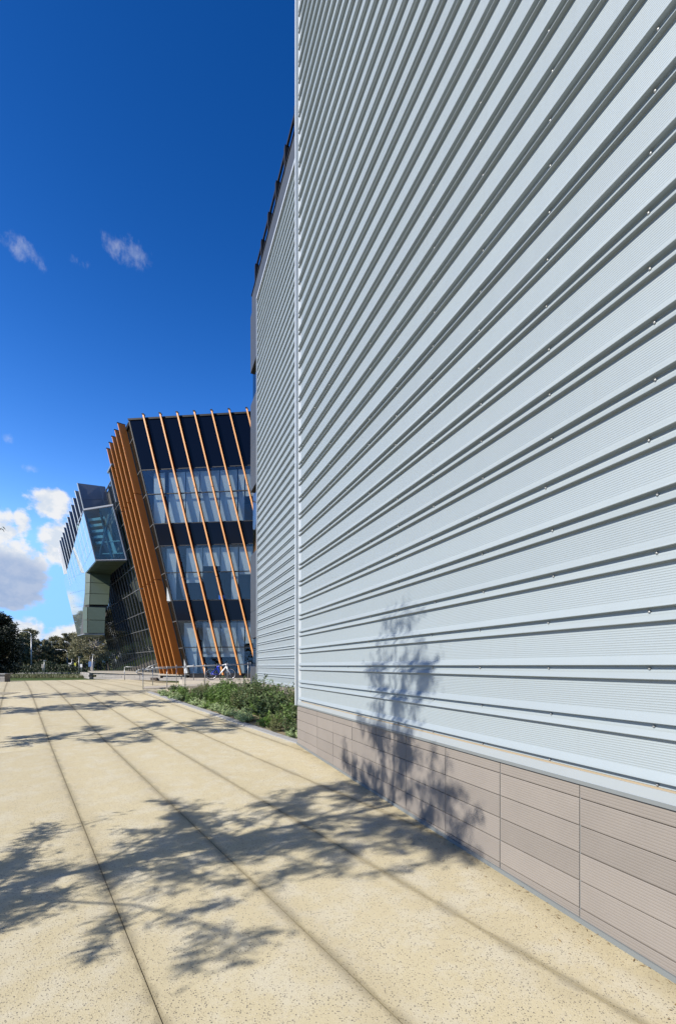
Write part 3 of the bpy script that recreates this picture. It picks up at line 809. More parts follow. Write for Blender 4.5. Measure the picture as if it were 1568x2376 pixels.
green((C, Cm, Dm, DL), 1, 3); green((Cm, CR, DR, Dm), 1, 3)
DL2 = pt(194.0, 1409, 40.1); DR2 = pt(246.5, 1410, 40.2); Dm2 = DL2.lerp(DR2, fold) - Vector((0.15, 0.32, 0))
EL = pt(195, 1470, 39.6); ER = pt(243.7, 1470, 39.8); Em = EL.lerp(ER, fold) - Vector((0.15, 0.3, 0))
green((DL2, Dm2, Em, EL), 1, 2); green((Dm2, DR2, ER, Em), 1, 2)
mb = MB(); mb.slab([EL, ER, ER + back * 5.0, Eq], (0, 0, -0.10)); mb.build('bay_soffit', M['parapet'], bay)
mb = MB()
inn = back * 0.25
mb.hexa([EL + inn + Vector((.1, 0, 0)), ER + inn, ER + back * 4.8, Eq + Vector((.3, 0, 0)), C + inn + Vector((.1, 0, -.1)), CR + inn + Vector((0, 0, -.1)), CR + back * 4, Fq + Vector((.3, 0, -.1))])
mb.build('bay_core', M['core'], bay)
# grey blades above the mirror glass
tops = [(175.1, 1138.2), (170.2, 1154.7), (165.8, 1170.7), (160.9, 1186), (156.9, 1198.9), (153.0, 1212.1), (148.9, 1223.4), (145.7, 1235.3), (142.2, 1246), (138.8, 1253.5)]
for i, (x, y) in enumerate(tops):
    Zt = 38.8 + 0.9 * i
    T = inplane(pt(x, y, Zt)); T = _eye + (T - _eye) * 1.006; dn = -(Fq - Eq).normalized() / abs((Fq - Eq).normalized().z); wv = Vector((S2.x, S2.y, 0)) * 1.45; th = Vector((E2.x, E2.y, 0)) * 0.10
    Lb = 5.4
    MB().hexa([T + dn * Lb, T + dn * Lb + wv, T + dn * Lb + wv + th, T + dn * Lb + th, T, T + wv, T + wv + th, T + th]).build('grey_blade', M['grey_panel'], bay)
    e0 = T - Vector((0.05, 0.02, 0)); wv2 = Vector((0.05, 0, 0))
    MB().hexa([e0 + dn * Lb, e0 + dn * Lb + wv2, e0 + dn * Lb + wv2 + th, e0 + dn * Lb + th, e0, e0 + wv2, e0 + wv2 + th, e0 + th]).build('blade_edge', M['trim'], bay)
# the first, wide grey board, in four sheets
b0 = [pt(180.4, 1120.8, 37.9), pt(244.5, 1129, 39.16), pt(257, 1178, 39.1), pt(196, 1186, 37.7)]
for (u0, u1) in ((0.0, 0.80), (0.81, 1.0)):
    for (v0, v1) in ((0.0, 0.60), (0.61, 1.0)):
        pts = [bil(*b0, u, v) for u, v in ((u0, v0), (u1, v0), (u1, v1), (u0, v1))]
        MB().slab(pts, back * 0.12).build('grey_panel', M['grey_panel'], bay)
mb = MB(); mb.tube(b0[0], b0[3], 0.05, n=6); mb.build('blade_edge', M['trim'], bay)
w0 = [pt(135.2, 1271, 47.6), pt(141, 1270, 47.7), pt(157, 1330, 46.6), pt(149.5, 1333, 46.4)]
MB().slab(w0, back * 0.15).build('white_end_panel', M['white'], bay)
# ------------------------------------------------------------------ terrace, planter wall, ramp
TZ = -0.80
ter = [(-10.35, 31.2), (-9.3, 25.9), (-8.45, 24.2), (-4.35, 22.3), (-3.2, 21.0), (2, 22), (2, 31)]
mb = MB(); mb.slab([(x, y, EYE - 1.3) for x, y in ter], (0, 0, 1.3 + TZ)); mb.build('terrace', M['concrete'], kind='structure')
ramp = [(-9.1, 20.7), (-4.3, 21.9), (-4.6, 24.6), (-9.9, 22.6)]
zr = [-1.06, -0.84, -0.82, -1.05]
mb = MB(); i0 = 0
mb.hexa([(x, y, EYE - 1.4) for x, y in ramp] + [(x, y, EYE + z) for (x, y), z in zip(ramp, zr)])
mb.build('ramp', M['concrete'], kind='structure')
pw_ = thing('planter_wall', 'long low grey block retaining wall below the dark glazing', 'wall', (-15, 34, EYE - 1.05))
def blockwall(root, p0, p1, ztop0, ztop1, zbot, thick, nrow, L, m_, name='wall_block'):
    p0 = Vector(p0); p1 = Vector(p1); d = (p1 - p0); n = max(1, int(round(d.length / L))); dn = d.normalized(); nr = Vector((-dn.y, dn.x))
    for r in range(nrow):
        for k in range(n):
            a, c_ = (k + (0.5 if r % 2 else 0)) / n, (k + 1 + (0.5 if r % 2 else 0)) / n
            c_ = min(c_, 1.0)
            if a >= 1: continue
            if r % 2 and k == 0: pass
            pa = p0 + d * a + dn * .006; pb = p0 + d * c_ - dn * .006
            def zt(f): return ztop0 + (ztop1 - ztop0) * f
            z0a = zbot + (zt(a) - zbot) * r / nrow + .004; z1a = zbot + (zt(a) - zbot) * (r + 1) / nrow - .004
            z0b = zbot + (zt(c_) - zbot) * r / nrow + .004; z1b = zbot + (zt(c_) - zbot) * (r + 1) / nrow - .004
            o_ = nr * thick; j_ = nr * random.uniform(-.006, .006)
            pa += j_; pb += j_
            MB().hexa([(pa.x, pa.y, EYE + z0a), (pb.x, pb.y, EYE + z0b), (pb.x + o_.x, pb.y + o_.y, EYE + z0b), (pa.x + o_.x, pa.y + o_.y, EYE + z0a),
                       (pa.x, pa.y, EYE + z1a), (pb.x, pb.y, EYE + z1b), (pb.x + o_.x, pb.y + o_.y, EYE + z1b), (pa.x + o_.x, pa.y + o_.y, EYE + z1a)]).build(name, m_, root)
blockwall(pw_, (-20.1, 36.4), (-13.0, 32.4), -0.57, -0.66, -1.08, 0.3, 3, 0.8, M['block'])
blockwall(pw_, (-20.1, 36.4), (-23.5, 41.0), -0.57, -0.57, -1.08, 0.3, 3, 0.8, M['block'])
mb = MB(); mb.slab([(-20.2, 36.3, EYE - 0.565), (-12.9, 32.25, EYE - 0.655), (-9.6, 30.6, EYE - 0.655), (-10.0, 33.5, EYE - 0.655), (-20.3, 47, EYE - 0.565), (-26, 46, EYE - .565)], (0, 0, 0.05))
mb.build('wall_capping', M['concrete'], pw_)
pl = thing('plinth_ledge', 'low concrete ledge under the foot of the orange fins', 'wall', (-11.5, 31, EYE - 1.05))
blockwall(pl, (-13.0, 32.38), (-10.2, 30.7), -0.70, -0.70, -1.08, 0.3, 2, 0.7, M['block'])
MB().slab([(-13.1, 32.25, EYE - .695), (-10.1, 30.55, EYE - .695), (-9.2, 29.6, EYE - .695), (-9.0, 30.4, EYE - .695), (-12.6, 34.0, EYE - .695)], (0, 0, 0.06)).build('wall_capping', M['concrete'], pl)
MB().box((-13.7, 32.35, EYE - 1.05), (-13.25, 32.6, EYE - 0.86)).build('vent_grille', M['bark_dark'], pl)

# handrails
def handrail(name, label, pts, posts, ztops, zbots, curl=False):
    root = thing(name, label, 'handrail', (pts[0][0], pts[0][1], EYE + zbots[0]))
    mb = MB(); mb.path([(x, y, EYE + z) for (x, y), z in zip(pts, ztops)], 0.021, 8)
    x, y = pts[0]; z = EYE + ztops[0]
    d = (Vector(pts[0]) - Vector(pts[1])).normalized()
    mb.path([(x, y, z), (x + d.x * .22, y + d.y * .22, z - .02), (x + d.x * .30, y + d.y * .30, z - .10), (x + d.x * .22, y + d.y * .22, z - .17), (x + d.x * .05, y + d.y * .05, z - .18)], 0.024, 8)
    mb.build('rail', M['steel'], root, smooth=True)
    for f in posts:
        k = f * (len(pts) - 1); i = min(int(k), len(pts) - 2); fr = k - i
        p = Vector(pts[i]).lerp(Vector(pts[i+1]), fr); zt = ztops[i] + (ztops[i+1] - ztops[i]) * fr; zb = zbots[i] + (zbots[i+1] - zbots[i]) * fr
        MB().tube((p.x, p.y, EYE + zb), (p.x, p.y, EYE + zt + 0.10), 0.020, n=8).build('post', M['steel'], root, smooth=True)
    return root
handrail('ramp_handrail', 'galvanised steel handrail along the near side of the ramp', [(-9.02, 20.5), (-7.6, 21.6), (-4.95, 24.4)], [0.0, 0.30, 0.52, 0.66, 0.83, 1.0], [-0.18, -0.07, 0.10], [-1.10, -1.00, -0.82])
handrail('ramp_handrail', 'galvanised steel handrail on the far side of the ramp, nearest the fins', [(-9.95, 23.6), (-8.4, 24.6), (-5.25, 26.6)], [0.02, 0.35, 0.55, 0.75, 1.0], [-0.10, -0.02, 0.13], [-1.05, -0.95, -0.80])
sr = thing('step_handrail', 'short bent steel handrail standing before the planter wall', 'handrail', (-15.9, 33.0, EYE - 1.05))
mb = MB(); mb.path([(-15.9, 33.0, EYE - 1.1), (-15.9, 33.0, EYE - 0.13), (-15.82, 33.05, EYE - 0.08), (-14.6, 34.0, EYE - 0.10), (-13.4, 35.4, EYE + 0.52), (-12.9, 36.0, EYE + 0.6)], 0.028, 8)
mb.build('rail', M['steel'], sr, smooth=True)

# ------------------------------------------------------------------ bicycle
bz = EYE + TZ
bk = thing('bicycle', 'mountain bike with blue rear and white front frame parked by the ramp rail', 'bicycle', (-6.75, 25.5, bz))
def bp3(a, h, o=0.0): return (-6.75 + a, 25.5 + o + a * 0.10, bz + h)
for nm, cx in (('wheel', -0.53), ('wheel', 0.53)):
    ax = (-0.1, 1, 0)
    w = MB().torus(bp3(cx, 0.335), ax, 0.315, 0.024, 28, 6).build(nm, M['rubber'], bk, smooth=True)
    MB().torus(bp3(cx, 0.335), ax, 0.288, 0.014, 28, 5).build('rim', M['rim'], w, smooth=True)
    mb = MB()
    for k in range(14):
        t_ = 2 * math.pi * k / 14; mb.tube(bp3(cx, 0.335), bp3(cx + .28 * math.cos(t_), .335 + .28 * math.sin(t_)), 0.0025, n=3)
    mb.tube(bp3(cx, .335, -.05), bp3(cx, .335, .05), .025, n=8); mb.build('spokes', M['rim'], w)
mb = MB(); mb.tube(bp3(-.53, .335, .05), bp3(-.17, .72, .02), .018); mb.tube(bp3(-.53, .335, -.05), bp3(-.17, .72, -.02), .018)
mb.tube(bp3(-.53, .335, .05), bp3(-.06, .30, .02), .016); mb.tube(bp3(-.53, .335, -.05), bp3(-.06, .30, -.02), .016)
mb.tube(bp3(-.20, .82), bp3(-.06, .30), .030); mb.tube(bp3(-.19, .76), bp3(.06, .82), .034); mb.build('rear_frame', M['bike_blue'], bk, smooth=True)
mb = MB(); mb.tube(bp3(.06, .82), bp3(.29, .88), .036); mb.tube(bp3(-.06, .30), bp3(.31, .76), .042); mb.tube(bp3(.27, .92), bp3(.335, .70), .040)
mb.build('front_frame', M['bike_white'], bk, smooth=True)
mb = MB()
for o_ in (-.06, .06): mb.tube(bp3(.335, .72, o_), bp3(.53, .335, o_), .026, .018)
mb.tube(bp3(.335, .72, -.07), bp3(.335, .72, .07), .03); mb.build('fork', M['bike_white'], bk, smooth=True)
mb = MB(); mb.path([bp3(.27, .92), bp3(.25, 1.0), bp3(.30, 1.03)], .018); mb.tube(bp3(.30, 1.03, -.30), bp3(.30, 1.03, .30), .015); mb.build('handlebar', M['black'], bk, smooth=True)
MB().hexa([bp3(-.36, .93, -.08), bp3(-.08, .95, -.02), bp3(-.08, .95, .02), bp3(-.36, .93, .08), bp3(-.36, .98, -.09), bp3(-.08, .985, -.025), bp3(-.08, .985, .025), bp3(-.36, .98, .09)]).build('saddle', M['black'], bk)
MB().tube(bp3(-.20, .80), bp3(-.23, .94), .014).build('seat_post', M['rim'], bk)
mb = MB(); mb.torus(bp3(-.06, .30, -.06), (-.1, 1, 0), .085, .008, 16, 4); mb.tube(bp3(-.06, .30, -.09), bp3(.06, .18, -.09), .012); mb.tube(bp3(-.06, .30, .09), bp3(-.18, .42, .09), .012)
mb.box((-6.75 + .02, 25.36, bz + .16), (-6.75 + .11, 25.44, bz + .19)); mb.build('crank', M['black'], bk)

# ------------------------------------------------------------------ small things on the plaza
tp = thing('tactile_pad', 'pale ribbed tactile paving pad near the left edge of the plaza', 'paving pad', (-14.2, 18.5, gzs(18.5)))
def slope_box(mb, x0, x1, y0, y1, up0, up1):
    mb.hexa([(x0, y0, gzs(y0) + up0), (x1, y0, gzs(y0) + up0), (x1, y1, gzs(y1) + up0), (x0, y1, gzs(y1) + up0),
             (x0, y0, gzs(y0) + up1), (x1, y0, gzs(y0) + up1), (x1, y1, gzs(y1) + up1), (x0, y1, gzs(y1) + up1)])
mb = MB(); slope_box(mb, -15.4, -13.6, 18.0, 19.0, -0.01, 0.006); mb.build('pad', M['tactile'], tp)
for k in range(18):
    mb = MB(); slope_box(mb, -15.36 + .1 * k, -15.31 + .1 * k, 18.03, 18.97, 0.006, 0.016); mb.build('tactile_bar', M['tactile'], tp)
lw = thing('low_wall', 'grey coursed block seat wall at the left edge of the plaza', 'wall', (-24, 29, EYE - 1.05))
blockwall(lw, (-26.5, 28.9), (-21.75, 28.9), -0.56, -0.56, -1.06, 0.5, 4, 0.6, M['block'])
MB().box((-26.6, 28.8, EYE - .56), (-21.65, 29.5, EYE - .50)).build('wall_capping', M['kerb'], lw)

# ------------------------------------------------------------------ plants
def leaf(mb, p, d, up, L, w):
    d = d.normalized(); s = d.cross(up)
    if s.length < 1e-4: s = d.cross(Vector((1, 0.2, 0.1)))
    s.normalize(); i = len(mb.v)
    m1 = p + d * (L * 0.45)
    mb.v += [tuple(p), tuple(m1 + s * w), tuple(p + d * L), tuple(m1 - s * w)]
    mb.f.append((i, i+1, i+2, i+3))
def rv(rg): 
    while True:
        v = Vector((rg.uniform(-1, 1), rg.uniform(-1, 1), rg.uniform(-1, 1)))
        if 0.05 < v.length < 1: return v.normalized()

def slender_tree(seed, H, W_, n_br, n_leaf, extra=(), thin=0.72):
    """young gum: thin trunk, rising limbs, hanging narrow leaves; sparse above thin*H. local coords"""
    rg = random.Random(seed); tr = MB(); lf = MB()
    def bend(h): return Vector((0.10 * math.sin(h * 0.9 + seed), 0.10 * math.cos(h * 0.7 + seed), h))
    hs = [H * k / 12 for k in range(13)]
    for a, c_ in zip(hs, hs[1:]): tr.tube(bend(a), bend(c_), 0.045 * (1 - a / H) + 0.007, 0.045 * (1 - c_ / H) + 0.007, 8)
    tips = []; wts = []
    limbs = []
    for k in range(n_br):
        f = 0.24 + 0.74 * (k / n_br); ang = k * 2.399 + rg.uniform(-.4, .4)
        rad = W_ * math.sin(math.pi * min(1.0, ((f - 0.16) / 0.86) ** 0.9)) * rg.uniform(0.55, 1.12)
        d = Vector((math.cos(ang), math.sin(ang), rg.uniform(0.45, 0.9)))
        limbs.append((bend(H * f), bend(H * f) + Vector((d.x, d.y, d.z * 0.75)) * max(rad, .15), f))
    for h0, tip in extra: limbs.append((bend(h0), Vector(tip), 0.4))
    for p0, p2, f in limbs:
        rad = (p2 - p0).length; p1 = p0.lerp(p2, 0.5) + Vector((rg.uniform(-.08, .08), rg.uniform(-.08, .08), .10 * rad))
        r0 = 0.014 * (1.1 - f)
        tr.tube(p0, p1, r0 + .004, r0 * .7 + .003, 5); tr.tube(p1, p2, r0 * .7 + .003, .003, 5)
        ang = math.atan2(p2.y - p0.y, p2.x - p0.x)
        w = 1.0 if f < thin else max(0.06, 1.0 - (f - thin) * 6.5)
        for j in range(9):
            q = p0.lerp(p1, rg.uniform(.45, 1)) if j < 3 else p1.lerp(p2, rg.uniform(0, 1))
            a2 = ang + rg.uniform(-1.4, 1.4)
            e = q + Vector((math.cos(a2), math.sin(a2), rg.uniform(-.25, .7))) * rg.uniform(.15, .50) * (0.55 + rad * .35)
            tr.tube(q, e, .004, .0015, 3)
            dens_ = rg.choice((0.2, 0.6, 1.0, 1.8))          # clumpy: some twigs nearly bare
            tips.append((q, e)); wts.append(w * dens_)
        tips.append((p1, p2)); wts.append(w)
    for (q, e) in rg.choices(tips, weights=wts, k=n_leaf):
        p = q.lerp(e, rg.uniform(0.2, 1.05)) + rv(rg) * rg.uniform(0, .10)
        d = Vector((rg.uniform(-.8, .8), rg.uniform(-.8, .8), rg.uniform(-1.1, 0.15)))
        leaf(lf, p, d, rv(rg), rg.uniform(.07, .14), rg.uniform(.007, .012))
    return tr, lf
def place_tree(name, label, cat, tr, lf, loc, mt, ml, group=None, rot=0, sc=1.0):
    root = thing(name, label, cat, loc, group)
    a = bpy.data.objects.new('trunk', tr); b_ = bpy.data.objects.new('crown', lf)
    for o in (a, b_): COL.objects.link(o); o.parent = root
    root.rotation_euler = (0, 0, rot); root.scale = (sc, sc, sc)
    return root
def to_mesh(mb, name, mt, smooth=False):
    me = bpy.data.meshes.new(name); me.from_pydata(mb.v, [], mb.f); me.materials.append(mt); me.update()
    if smooth: me.polygons.foreach_set('use_smooth', [True] * len(me.polygons))
    return me
xt = [(1.7, (0.95, -1.30, 2.75)), (1.6, (-1.0, 1.0, 2.3)), (2.3, (-.7, 1.2, 3.0)),
      (3.6, (0.5, -1.25, 4.6)), (3.8, (0.1, -1.3, 4.9)), (3.7, (-.3, .9, 4.7)), (1.9, (1.0, .5, 2.5)), (2.4, (1.2, .6, 3.1)), (2.9, (1.0, -.5, 3.6)), (2.2, (.6, .1, 2.9)), (2.5, (-.4, .4, 3.3))]
tr, lf = slender_tree(3, 7.0, 1.34, 42, 24000, xt, 0.70)
T1 = to_mesh(tr, 'trunk', M['bark']); L1 = to_mesh(lf, 'crown', M['gum'])
tr, lf = slender_tree(11, 7.0, 1.6, 40, 15000, [(3.2, (1.88, 1.05, 4.75)), (3.4, (1.75, 0.95, 5.0))])
T2 = to_mesh(tr, 'trunk', M['bark']); L2 = to_mesh(lf, 'crown', M['gum'])
spots = [((-4.62, 2.25), T1, L1, 0.0, 1.0, 'nearest slender gum beside the plaza, its dappled shadow climbing the tile plinth'),
         ((-8.9, 7.9), T2, L2, 0.0, 1.0, 'second slender gum of the row, its shadow crossing to the garden kerb'),
         ((-12.2, 12.4), T1, L1, 4.0, 0.92, 'third slender gum of the row, its shadow lying thin across the plaza'),
         ((-14.9, 16.0), T2, L2, 5.2, 0.9, 'farthest slender gum of the row, its shadow near the tactile pad')]
for (x, y), a, b_, r_, s_c, lab in spots:
    place_tree('slender_gum_tree', lab, 'tree', a, b_, (x, y, gzs(y) - 0.05), None, None, 'slender gums along the plaza', r_, s_c)

def gum_tree(seed, H, W_, n_cl, n_lf, lsize, trunk_n=2, low=0.34):
    rg = random.Random(seed); tr = MB(); lf = MB()
    cl = []
    for k in range(n_cl):
        f = rg.random(); h = H * (low + (0.96 - low) * f); w = W_ * (0.55 + 0.5 * math.sin(math.pi * min(1, f * 1.05 + .12))) * rg.uniform(.25, 1.0)
        a = rg.uniform(0, 6.283); cl.append(Vector((w * math.cos(a), w * math.sin(a), h)))
    for s in range(trunk_n):
        off = Vector((rg.uniform(-.2, .2), rg.uniform(-.2, .2), 0)) * trunk_n
        top = Vector((rg.uniform(-.3, .3) * W_, rg.uniform(-.3, .3) * W_, H * rg.uniform(.55, .75)))
        mid = off.lerp(top, .5) + Vector((rg.uniform(-.3, .3), rg.uniform(-.3, .3), 0))
        r = H * 0.022
        tr.tube(off, mid, r, r * .75, 7); tr.tube(mid, top, r * .75, r * .35, 7)
        for c_ in cl[s::trunk_n]:
            st_ = mid.lerp(top, rg.uniform(0, 1)); m_ = st_.lerp(c_, .5) + Vector((0, 0, rg.uniform(-.2, .3)))
            tr.tube(st_, m_, r * .34, r * .2, 5); tr.tube(m_, c_, r * .2, r * .06, 5)
    for c_ in cl:
        R_ = W_ * rg.uniform(.18, .36); sq = rg.uniform(.55, .85)
        for i in range(n_lf):
            v = rv(rg) * (rg.random() ** 0.45) * R_
            p = c_ + Vector((v.x, v.y, v.z * sq))
            leaf(lf, p, Vector((rg.uniform(-1, 1), rg.uniform(-1, 1), rg.uniform(-1.1, .5))), rv(rg), lsize * rg.uniform(.7, 1.4), lsize * rg.uniform(.16, .30))
    return tr, lf
vars_ = []
for sd, H, W_, ml in ((21, 7.5, 2.6, 'gum'), (22, 8.0, 2.3, 'gum2'), (23, 6.6, 2.8, 'gum'), (24, 7.6, 2.1, 'gum2')):
    a, b_ = gum_tree(sd, H, W_, 30, 150, 0.34, 2, 0.24)
    vars_.append((to_mesh(a, 'trunk', M['bark_dark']), to_mesh(b_, 'crown', M[ml])))
# row of gums across the road (survey x, distance, scale)
row = [(-30, 82, 1.0), (28, 90, .98), (52, 96, 1.1), (70, 104, 1.25), (88, 100, 1.02), (104, 118, 1.08), (120, 106, .92), (131, 112, 1.10), (146, 120, 1.08), (157, 108, 1.22), (168, 112, 1.12), (181, 104, 1.14), (196, 98, 1.2), (212, 100, 1.2), (-70, 90, 1.1), (232, 110, 1.2), (250, 104, 1.1)]
row += [(10, 92, 1.35), (-15, 100, 1.45), (-38, 91, 1.5), (6, 112, 1.5), (24, 104, 1.2), (-95, 76, 1.5), (-60, 84, 1.45), (-20, 98, 1.35), (-120, 68, 1.4)]
row.sort()
words_ = ['first', 'second', 'third', 'fourth', 'fifth', 'sixth', 'seventh', 'eighth', 'ninth', 'tenth', 'eleventh', 'twelfth', 'thirteenth', 'fourteenth', 'fifteenth', 'sixteenth', 'seventeenth', 'eighteenth', 'nineteenth', 'twentieth', 'twenty first', 'twenty second', 'twenty third', 'twenty fourth', 'twenty fifth', 'twenty sixth']
rg = random.Random(5)
for i, (x, Z, s_c) in enumerate(row):
    a, b_ = vars_[i % 4]
    place_tree('gum_tree', '%s gum from the left in the tree row across the road' % words_[i], 'tree', a, b_, ((x - 784) / FPX * Z, Z, EYE - 1.15), None, None, 'gums across the road', rg.uniform(0, 6.28), s_c)
a, b_ = gum_tree(31, 7.0, 3.3, 44, 260, 0.24, 3, 0.32)
place_tree('pale_gum_tree', 'large olive gum with pale forked trunks beside the glass bay', 'tree', to_mesh(a, 'trunk', M['bark']), to_mesh(b_, 'crown', M['gum2']), ((222 - 784) / FPX * 66, 66, EYE - 1.1), None, None, None, 0.6)
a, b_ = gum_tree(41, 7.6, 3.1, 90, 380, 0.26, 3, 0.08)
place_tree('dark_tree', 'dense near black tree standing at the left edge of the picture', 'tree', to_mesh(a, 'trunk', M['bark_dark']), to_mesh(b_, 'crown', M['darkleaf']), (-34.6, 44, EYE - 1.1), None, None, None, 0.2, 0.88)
# the wood far behind, one mass of foliage
mb = MB(); rg = random.Random(19)
for i in range(26000):
    x = rg.uniform(-190, 30); y = rg.uniform(128, 140); hmax = 5.6 + 1.1 * math.sin(x * 0.21) + 0.8 * math.sin(x * 0.57 + 1) + .6 * math.sin(x * 1.9)
    leaf(mb, Vector((x, y, EYE - 1.1 + hmax * rg.random() ** .8)), rv(rg), rv(rg), rg.uniform(.5, .9), rg.uniform(.15, .3))
for i in range(14000):
    x = rg.uniform(-190, 30); y = rg.uniform(124, 132)
    leaf(mb, Vector((x, y, EYE - 1.1 + 2.6 * rg.random())), rv(rg), rv(rg), rg.uniform(.5, .9), rg.uniform(.18, .32))
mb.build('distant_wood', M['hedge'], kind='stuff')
# low hedge in front of the trees (a mass of leaves)
mb = MB(); rg = random.Random(9)
for i in range(12000):
    x = rg.uniform(-72, -34); y = rg.uniform(59.0, 61.0); hmax = 1.15 + 0.35 * math.sin(x * 0.6) + 0.25 * math.sin(x * 1.7)
    z = EYE - 1.05 + hmax * rg.random() ** 0.6
    leaf(mb, Vector((x, y, z)), rv(rg), rv(rg), rg.uniform(.15, .30), rg.uniform(.04, .08))
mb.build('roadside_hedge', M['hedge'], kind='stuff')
# ground cover strip between paving and lawn
mb = MB()
for i in range(9000):
    x = rg.uniform(-40, -17); y = rg.uniform(38.5, 43); 
    if x > -22 and y < 40: continue
    leaf(mb, Vector((x, y, EYE - 1.08)), Vector((rg.uniform(-.6, .6), rg.uniform(-.6, .6), 1)), rv(rg), rg.uniform(.12, .42), rg.uniform(.015, .035))
mb.build('verge_grass', M['gum'], kind='stuff')

# shrubs of the garden bed
def shrub(seed, H, W_, nst, nl, Ls, up=0.7):
    rg = random.Random(seed); st_ = MB(); lf = MB()
    for k in range(nst):
        a = rg.uniform(0, 6.283); rr = W_ * rg.random() ** .6
        h = H * (rg.uniform(.40, 1.0) if rg.random() < .85 else rg.uniform(1.0, 1.45)) * (1 - 0.35 * rr / W_)
        p0 = Vector((rr * .25 * math.cos(a), rr * .25 * math.sin(a), 0)); p2 = Vector((rr * math.cos(a), rr * math.sin(a), h)); p1 = p0.lerp(p2, .5) + Vector((rg.uniform(-.05, .05), rg.uniform(-.05, .05), .03))
        st_.tube(p0, p1, .007, .005, 4); st_.tube(p1, p2, .005, .002, 4)
        for i in range(nl):
            f = rg.random() ** .7; p = p0.lerp(p1, f * 2) if f < .5 else p1.lerp(p2, f * 2 - 1)
            d = rv(rg); d.z = abs(d.z) * up + rg.uniform(-.2, .3)
            leaf(lf, p + rv(rg) * .03, d, rv(rg), Ls * rg.uniform(.6, 1.35), Ls * rg.uniform(.14, .26))
    return st_, lf
sv = []
for sd, H, W_, nst, nl, Ls, ml in ((51, .70, .48, 40, 46, .085, 'shrub'), (52, .62, .52, 38, 48, .09, 'shrub_b'), (53, .80, .45, 34, 42, .075, 'shrub_c'), (54, .85, .40, 30, 44, .07, 'shrub_b'), (55, .55, .50, 34, 40, .08, 'shrub_d')):
    a, b_ = shrub(sd, H, W_, nst, nl, Ls); sv.append((to_mesh(a, 'stems', M['bark_dark']), to_mesh(b_, 'foliage', M[ml])))
def place_shrub(name, label, cat, ms, loc, group, rot, sc):
    root = thing(name, label, cat, loc, group)
    for nm, me in (('stems', ms[0]), ('foliage', ms[1])):
        o = bpy.data.objects.new(nm, me); COL.objects.link(o); o.parent = root
    root.rotation_euler = (0, 0, rot); root.scale = (sc, sc, sc)
M['stem'] = plain('dry_stem', (0.16, 0.12, 0.085), 0.9, 0, 0.2, 6)
for ms in sv: ms[0].materials[0] = M['stem']
rg = random.Random(77)
def bed(sk, t_): 
    x, y, _ = st(sk, t_, 0); return x, y
placed = []
for t_ in [7.9 + 0.62 * k for k in range(20)]:
    s = KS + 0.42
    while True:
        x, y = bed(s + rg.uniform(-.12, .12), t_ + rg.uniform(-.2, .2))
        wallx = 4.606 - 0.4133 * y
        if x > wallx - 0.30: break
        if y < 9.4 and x > -0.75 + (9.4 - y) * .4 - 0.1: break
        if y > 21.0 or (y > 19.6 and x > -5 + (y - 19.6)): break
        placed.append((x, y, wallx - x, s)); s += 0.66
for x, y, dw, s in placed:
    near = s < KS + 0.62
    if near and rg.random() < .62: continue
    if y < 11.5 and rg.random() < .30: continue
    k = rg.choice([0, 1, 2, 3, 3, 1] if dw < 1.6 else [0, 1, 4, 1, 2, 4])
    sc = rg.uniform(.55, 1.0) * (1.25 if dw < 1.5 else 1.0) * (0.62 if near else 1.0) * (0.62 if y > 16.5 else 1.0)
    look = ('mid green', 'dark green', 'olive green', 'dark upright', 'bright green')[k]
    where = 'beside the kerb' if near else 'against the wing wall' if dw < 0.95 else 'by the tile corner' if y < 10.6 else 'near the ramp rail' if y > 17.5 else 'in the middle of the bed' if y < 14 else 'in the far half of the bed'
    place_shrub('garden_shrub', '%s leafy garden shrub %s' % (look, where), 'shrub', sv[k], (x, y, gzs(y) - .04), 'shrubs of the garden bed', rg.uniform(0, 6.28), sc)
a, b_ = shrub(61, .26, .34, 30, 40, .060, .9); pv = (to_mesh(a, 'stems', M['bark_dark']), to_mesh(b_, 'foliage', M['pale']))
for ip, t_ in enumerate([8.4, 10.9, 11.4, 12.1, 12.7, 13.3, 14.0, 14.8, 15.6, 16.5, 17.3, 18.2, 19.0]):
    x, y = bed(KS + 0.34 + rg.uniform(-.05, .12), t_)
    place_shrub('pale_groundcover', 'pale silvery low plant, %s along the garden kerb from the tile corner' % words_[ip], 'plant', pv, (x, y, gzs(y) - .03), 'pale plants along the kerb', rg.uniform(0, 6.28), rg.uniform(.7, 1.15))

# ------------------------------------------------------------------ street furniture far away
def street_lamp(x, Z, topy, arm, label, r=0.085):
    base = Vector(((x - 784) / FPX * Z, Z, EYE - 1.05)); h = (1545 - topy) / FPX * Z + 1.05
    root = thing('street_lamp', label, 'street lamp', base, 'street lamps')
    mb = MB(); pts = [base, base + Vector((0, 0, h - .7)), base + Vector((-.12, 0, h - .25)), base + Vector((-.5, 0, h - .02)), base + Vector((-arm, 0, h + .08))]
    mb.path(pts, [r * 1.1, r * .85, r * .8, r * .75, r * .7], 8); mb.build('pole', M['steel'], root, smooth=True)
    e = pts[-1]; MB().hexa([e + Vector(q) for q in ((-.55, -.12, -.06), (0.05, -.08, -.05), (0.05, .08, -.05), (-.55, .12, -.06), (-.5, -.08, .05), (0.05, -.05, .05), (0.05, .05, .05), (-.5, .08, .05))]).build('lamp_head', M['parapet'], root)
street_lamp(73.5, 74, 1466, 2.5, 'tall grey street lamp with long arm near the dark tree')
street_lamp(157, 98, 1508, 2.0, 'smaller grey street lamp rising over the tree row')
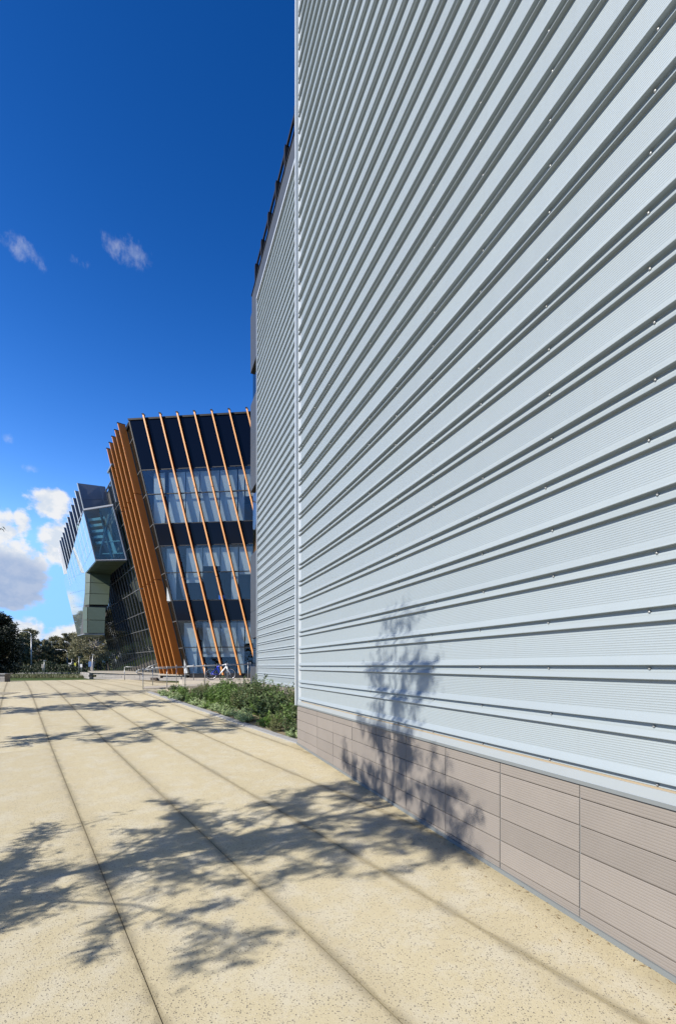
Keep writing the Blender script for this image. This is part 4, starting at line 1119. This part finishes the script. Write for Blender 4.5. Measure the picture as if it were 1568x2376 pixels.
def post_top(x, Z, topy, label):
    base = Vector(((x - 784) / FPX * Z, Z, EYE - 1.05)); h = (1545 - topy) / FPX * Z + 1.05
    root = thing('post_light', label, 'street lamp', base, 'path lights')
    mb = MB(); mb.tube(base, base + Vector((0, 0, h)), .045, .035); mb.build('pole', M['steel'], root, smooth=True)
    MB().hexa([base + Vector((a * .20, b_ * .10, h + c_)) for c_ in (0, .07) for a, b_ in ((-.3, -1), (1, -1), (1, 1), (-.3, 1))]).build('lamp_head', M['parapet'], root)
post_top(184, 57, 1525, 'short post light with a flat head left of the pale gum')
post_top(216, 45, 1519, 'slim pole at the end of the planter wall')
post_top(103.5, 54, 1533, 'thin bare pole standing on the verge right of the tall lamp')
post_top(167.5, 62, 1530, 'pale pole carrying a small white plate beside the smaller lamp')
def sign(name, x, Z, topy, w, h, m_, label):
    base = Vector(((x - 784) / FPX * Z, Z, EYE - 1.05)); H = (1545 - topy) / FPX * Z + 1.05
    root = thing(name, label, 'sign', base)
    MB().tube(base, base + Vector((0, 0, H)), .035).build('post', M['steel'], root, smooth=True)
    MB().box((base.x - w / 2, base.y - .06, base.z + H - h), (base.x + w / 2, base.y - .04, base.z + H)).build('plate', m_, root)
sign('warning_sign', 175.5, 60, 1538, .24, .42, M['yellow'], 'narrow yellow sign plate on a post by the road')
sign('parking_sign', 210, 60, 1535, .42, .7, M['blue_sign'], 'blue rectangular sign on a post left of the planter wall')
sign('traffic_sign', 163.5, 60.5, 1538, .36, .5, M['white'], 'small white sign plate on a post beside the yellow sign')
sign('regulatory_sign', 189.5, 59, 1541, .3, .4, M['white'], 'little white sign plate between the yellow and blue signs')
sign('verge_sign', 100, 58, 1541, .30, .5, M['block'], 'small grey sign plate on the verge under the tall lamp')

# ------------------------------------------------------------------ fallen leaves and grit along the foot of the wall
mb = MB(); rg = random.Random(303)
for i in range(260):
    near_wall = True
    t_ = rg.uniform(1.0, 9.2); o_ = 0.03 + (rg.random() ** 2.2) * 0.35 if near_wall else rg.uniform(.4, 3.0)
    x, y, _ = fnA(t_, o_, 0)
    a = rg.uniform(0, 6.28)
    leaf(mb, Vector((x, y, gzs(y) + 0.004 + rg.uniform(0, .004))), Vector((math.cos(a), math.sin(a), rg.uniform(-.05, .12))), Vector((0, 0, 1)), rg.uniform(.015, .05), rg.uniform(.002, .005))
M['litter'] = leafmat('dry_leaves', (0.10, 0.055, 0.02), (0.22, 0.14, 0.06), 0.1)
mb.build('leaf_litter', M['litter'], kind='stuff')
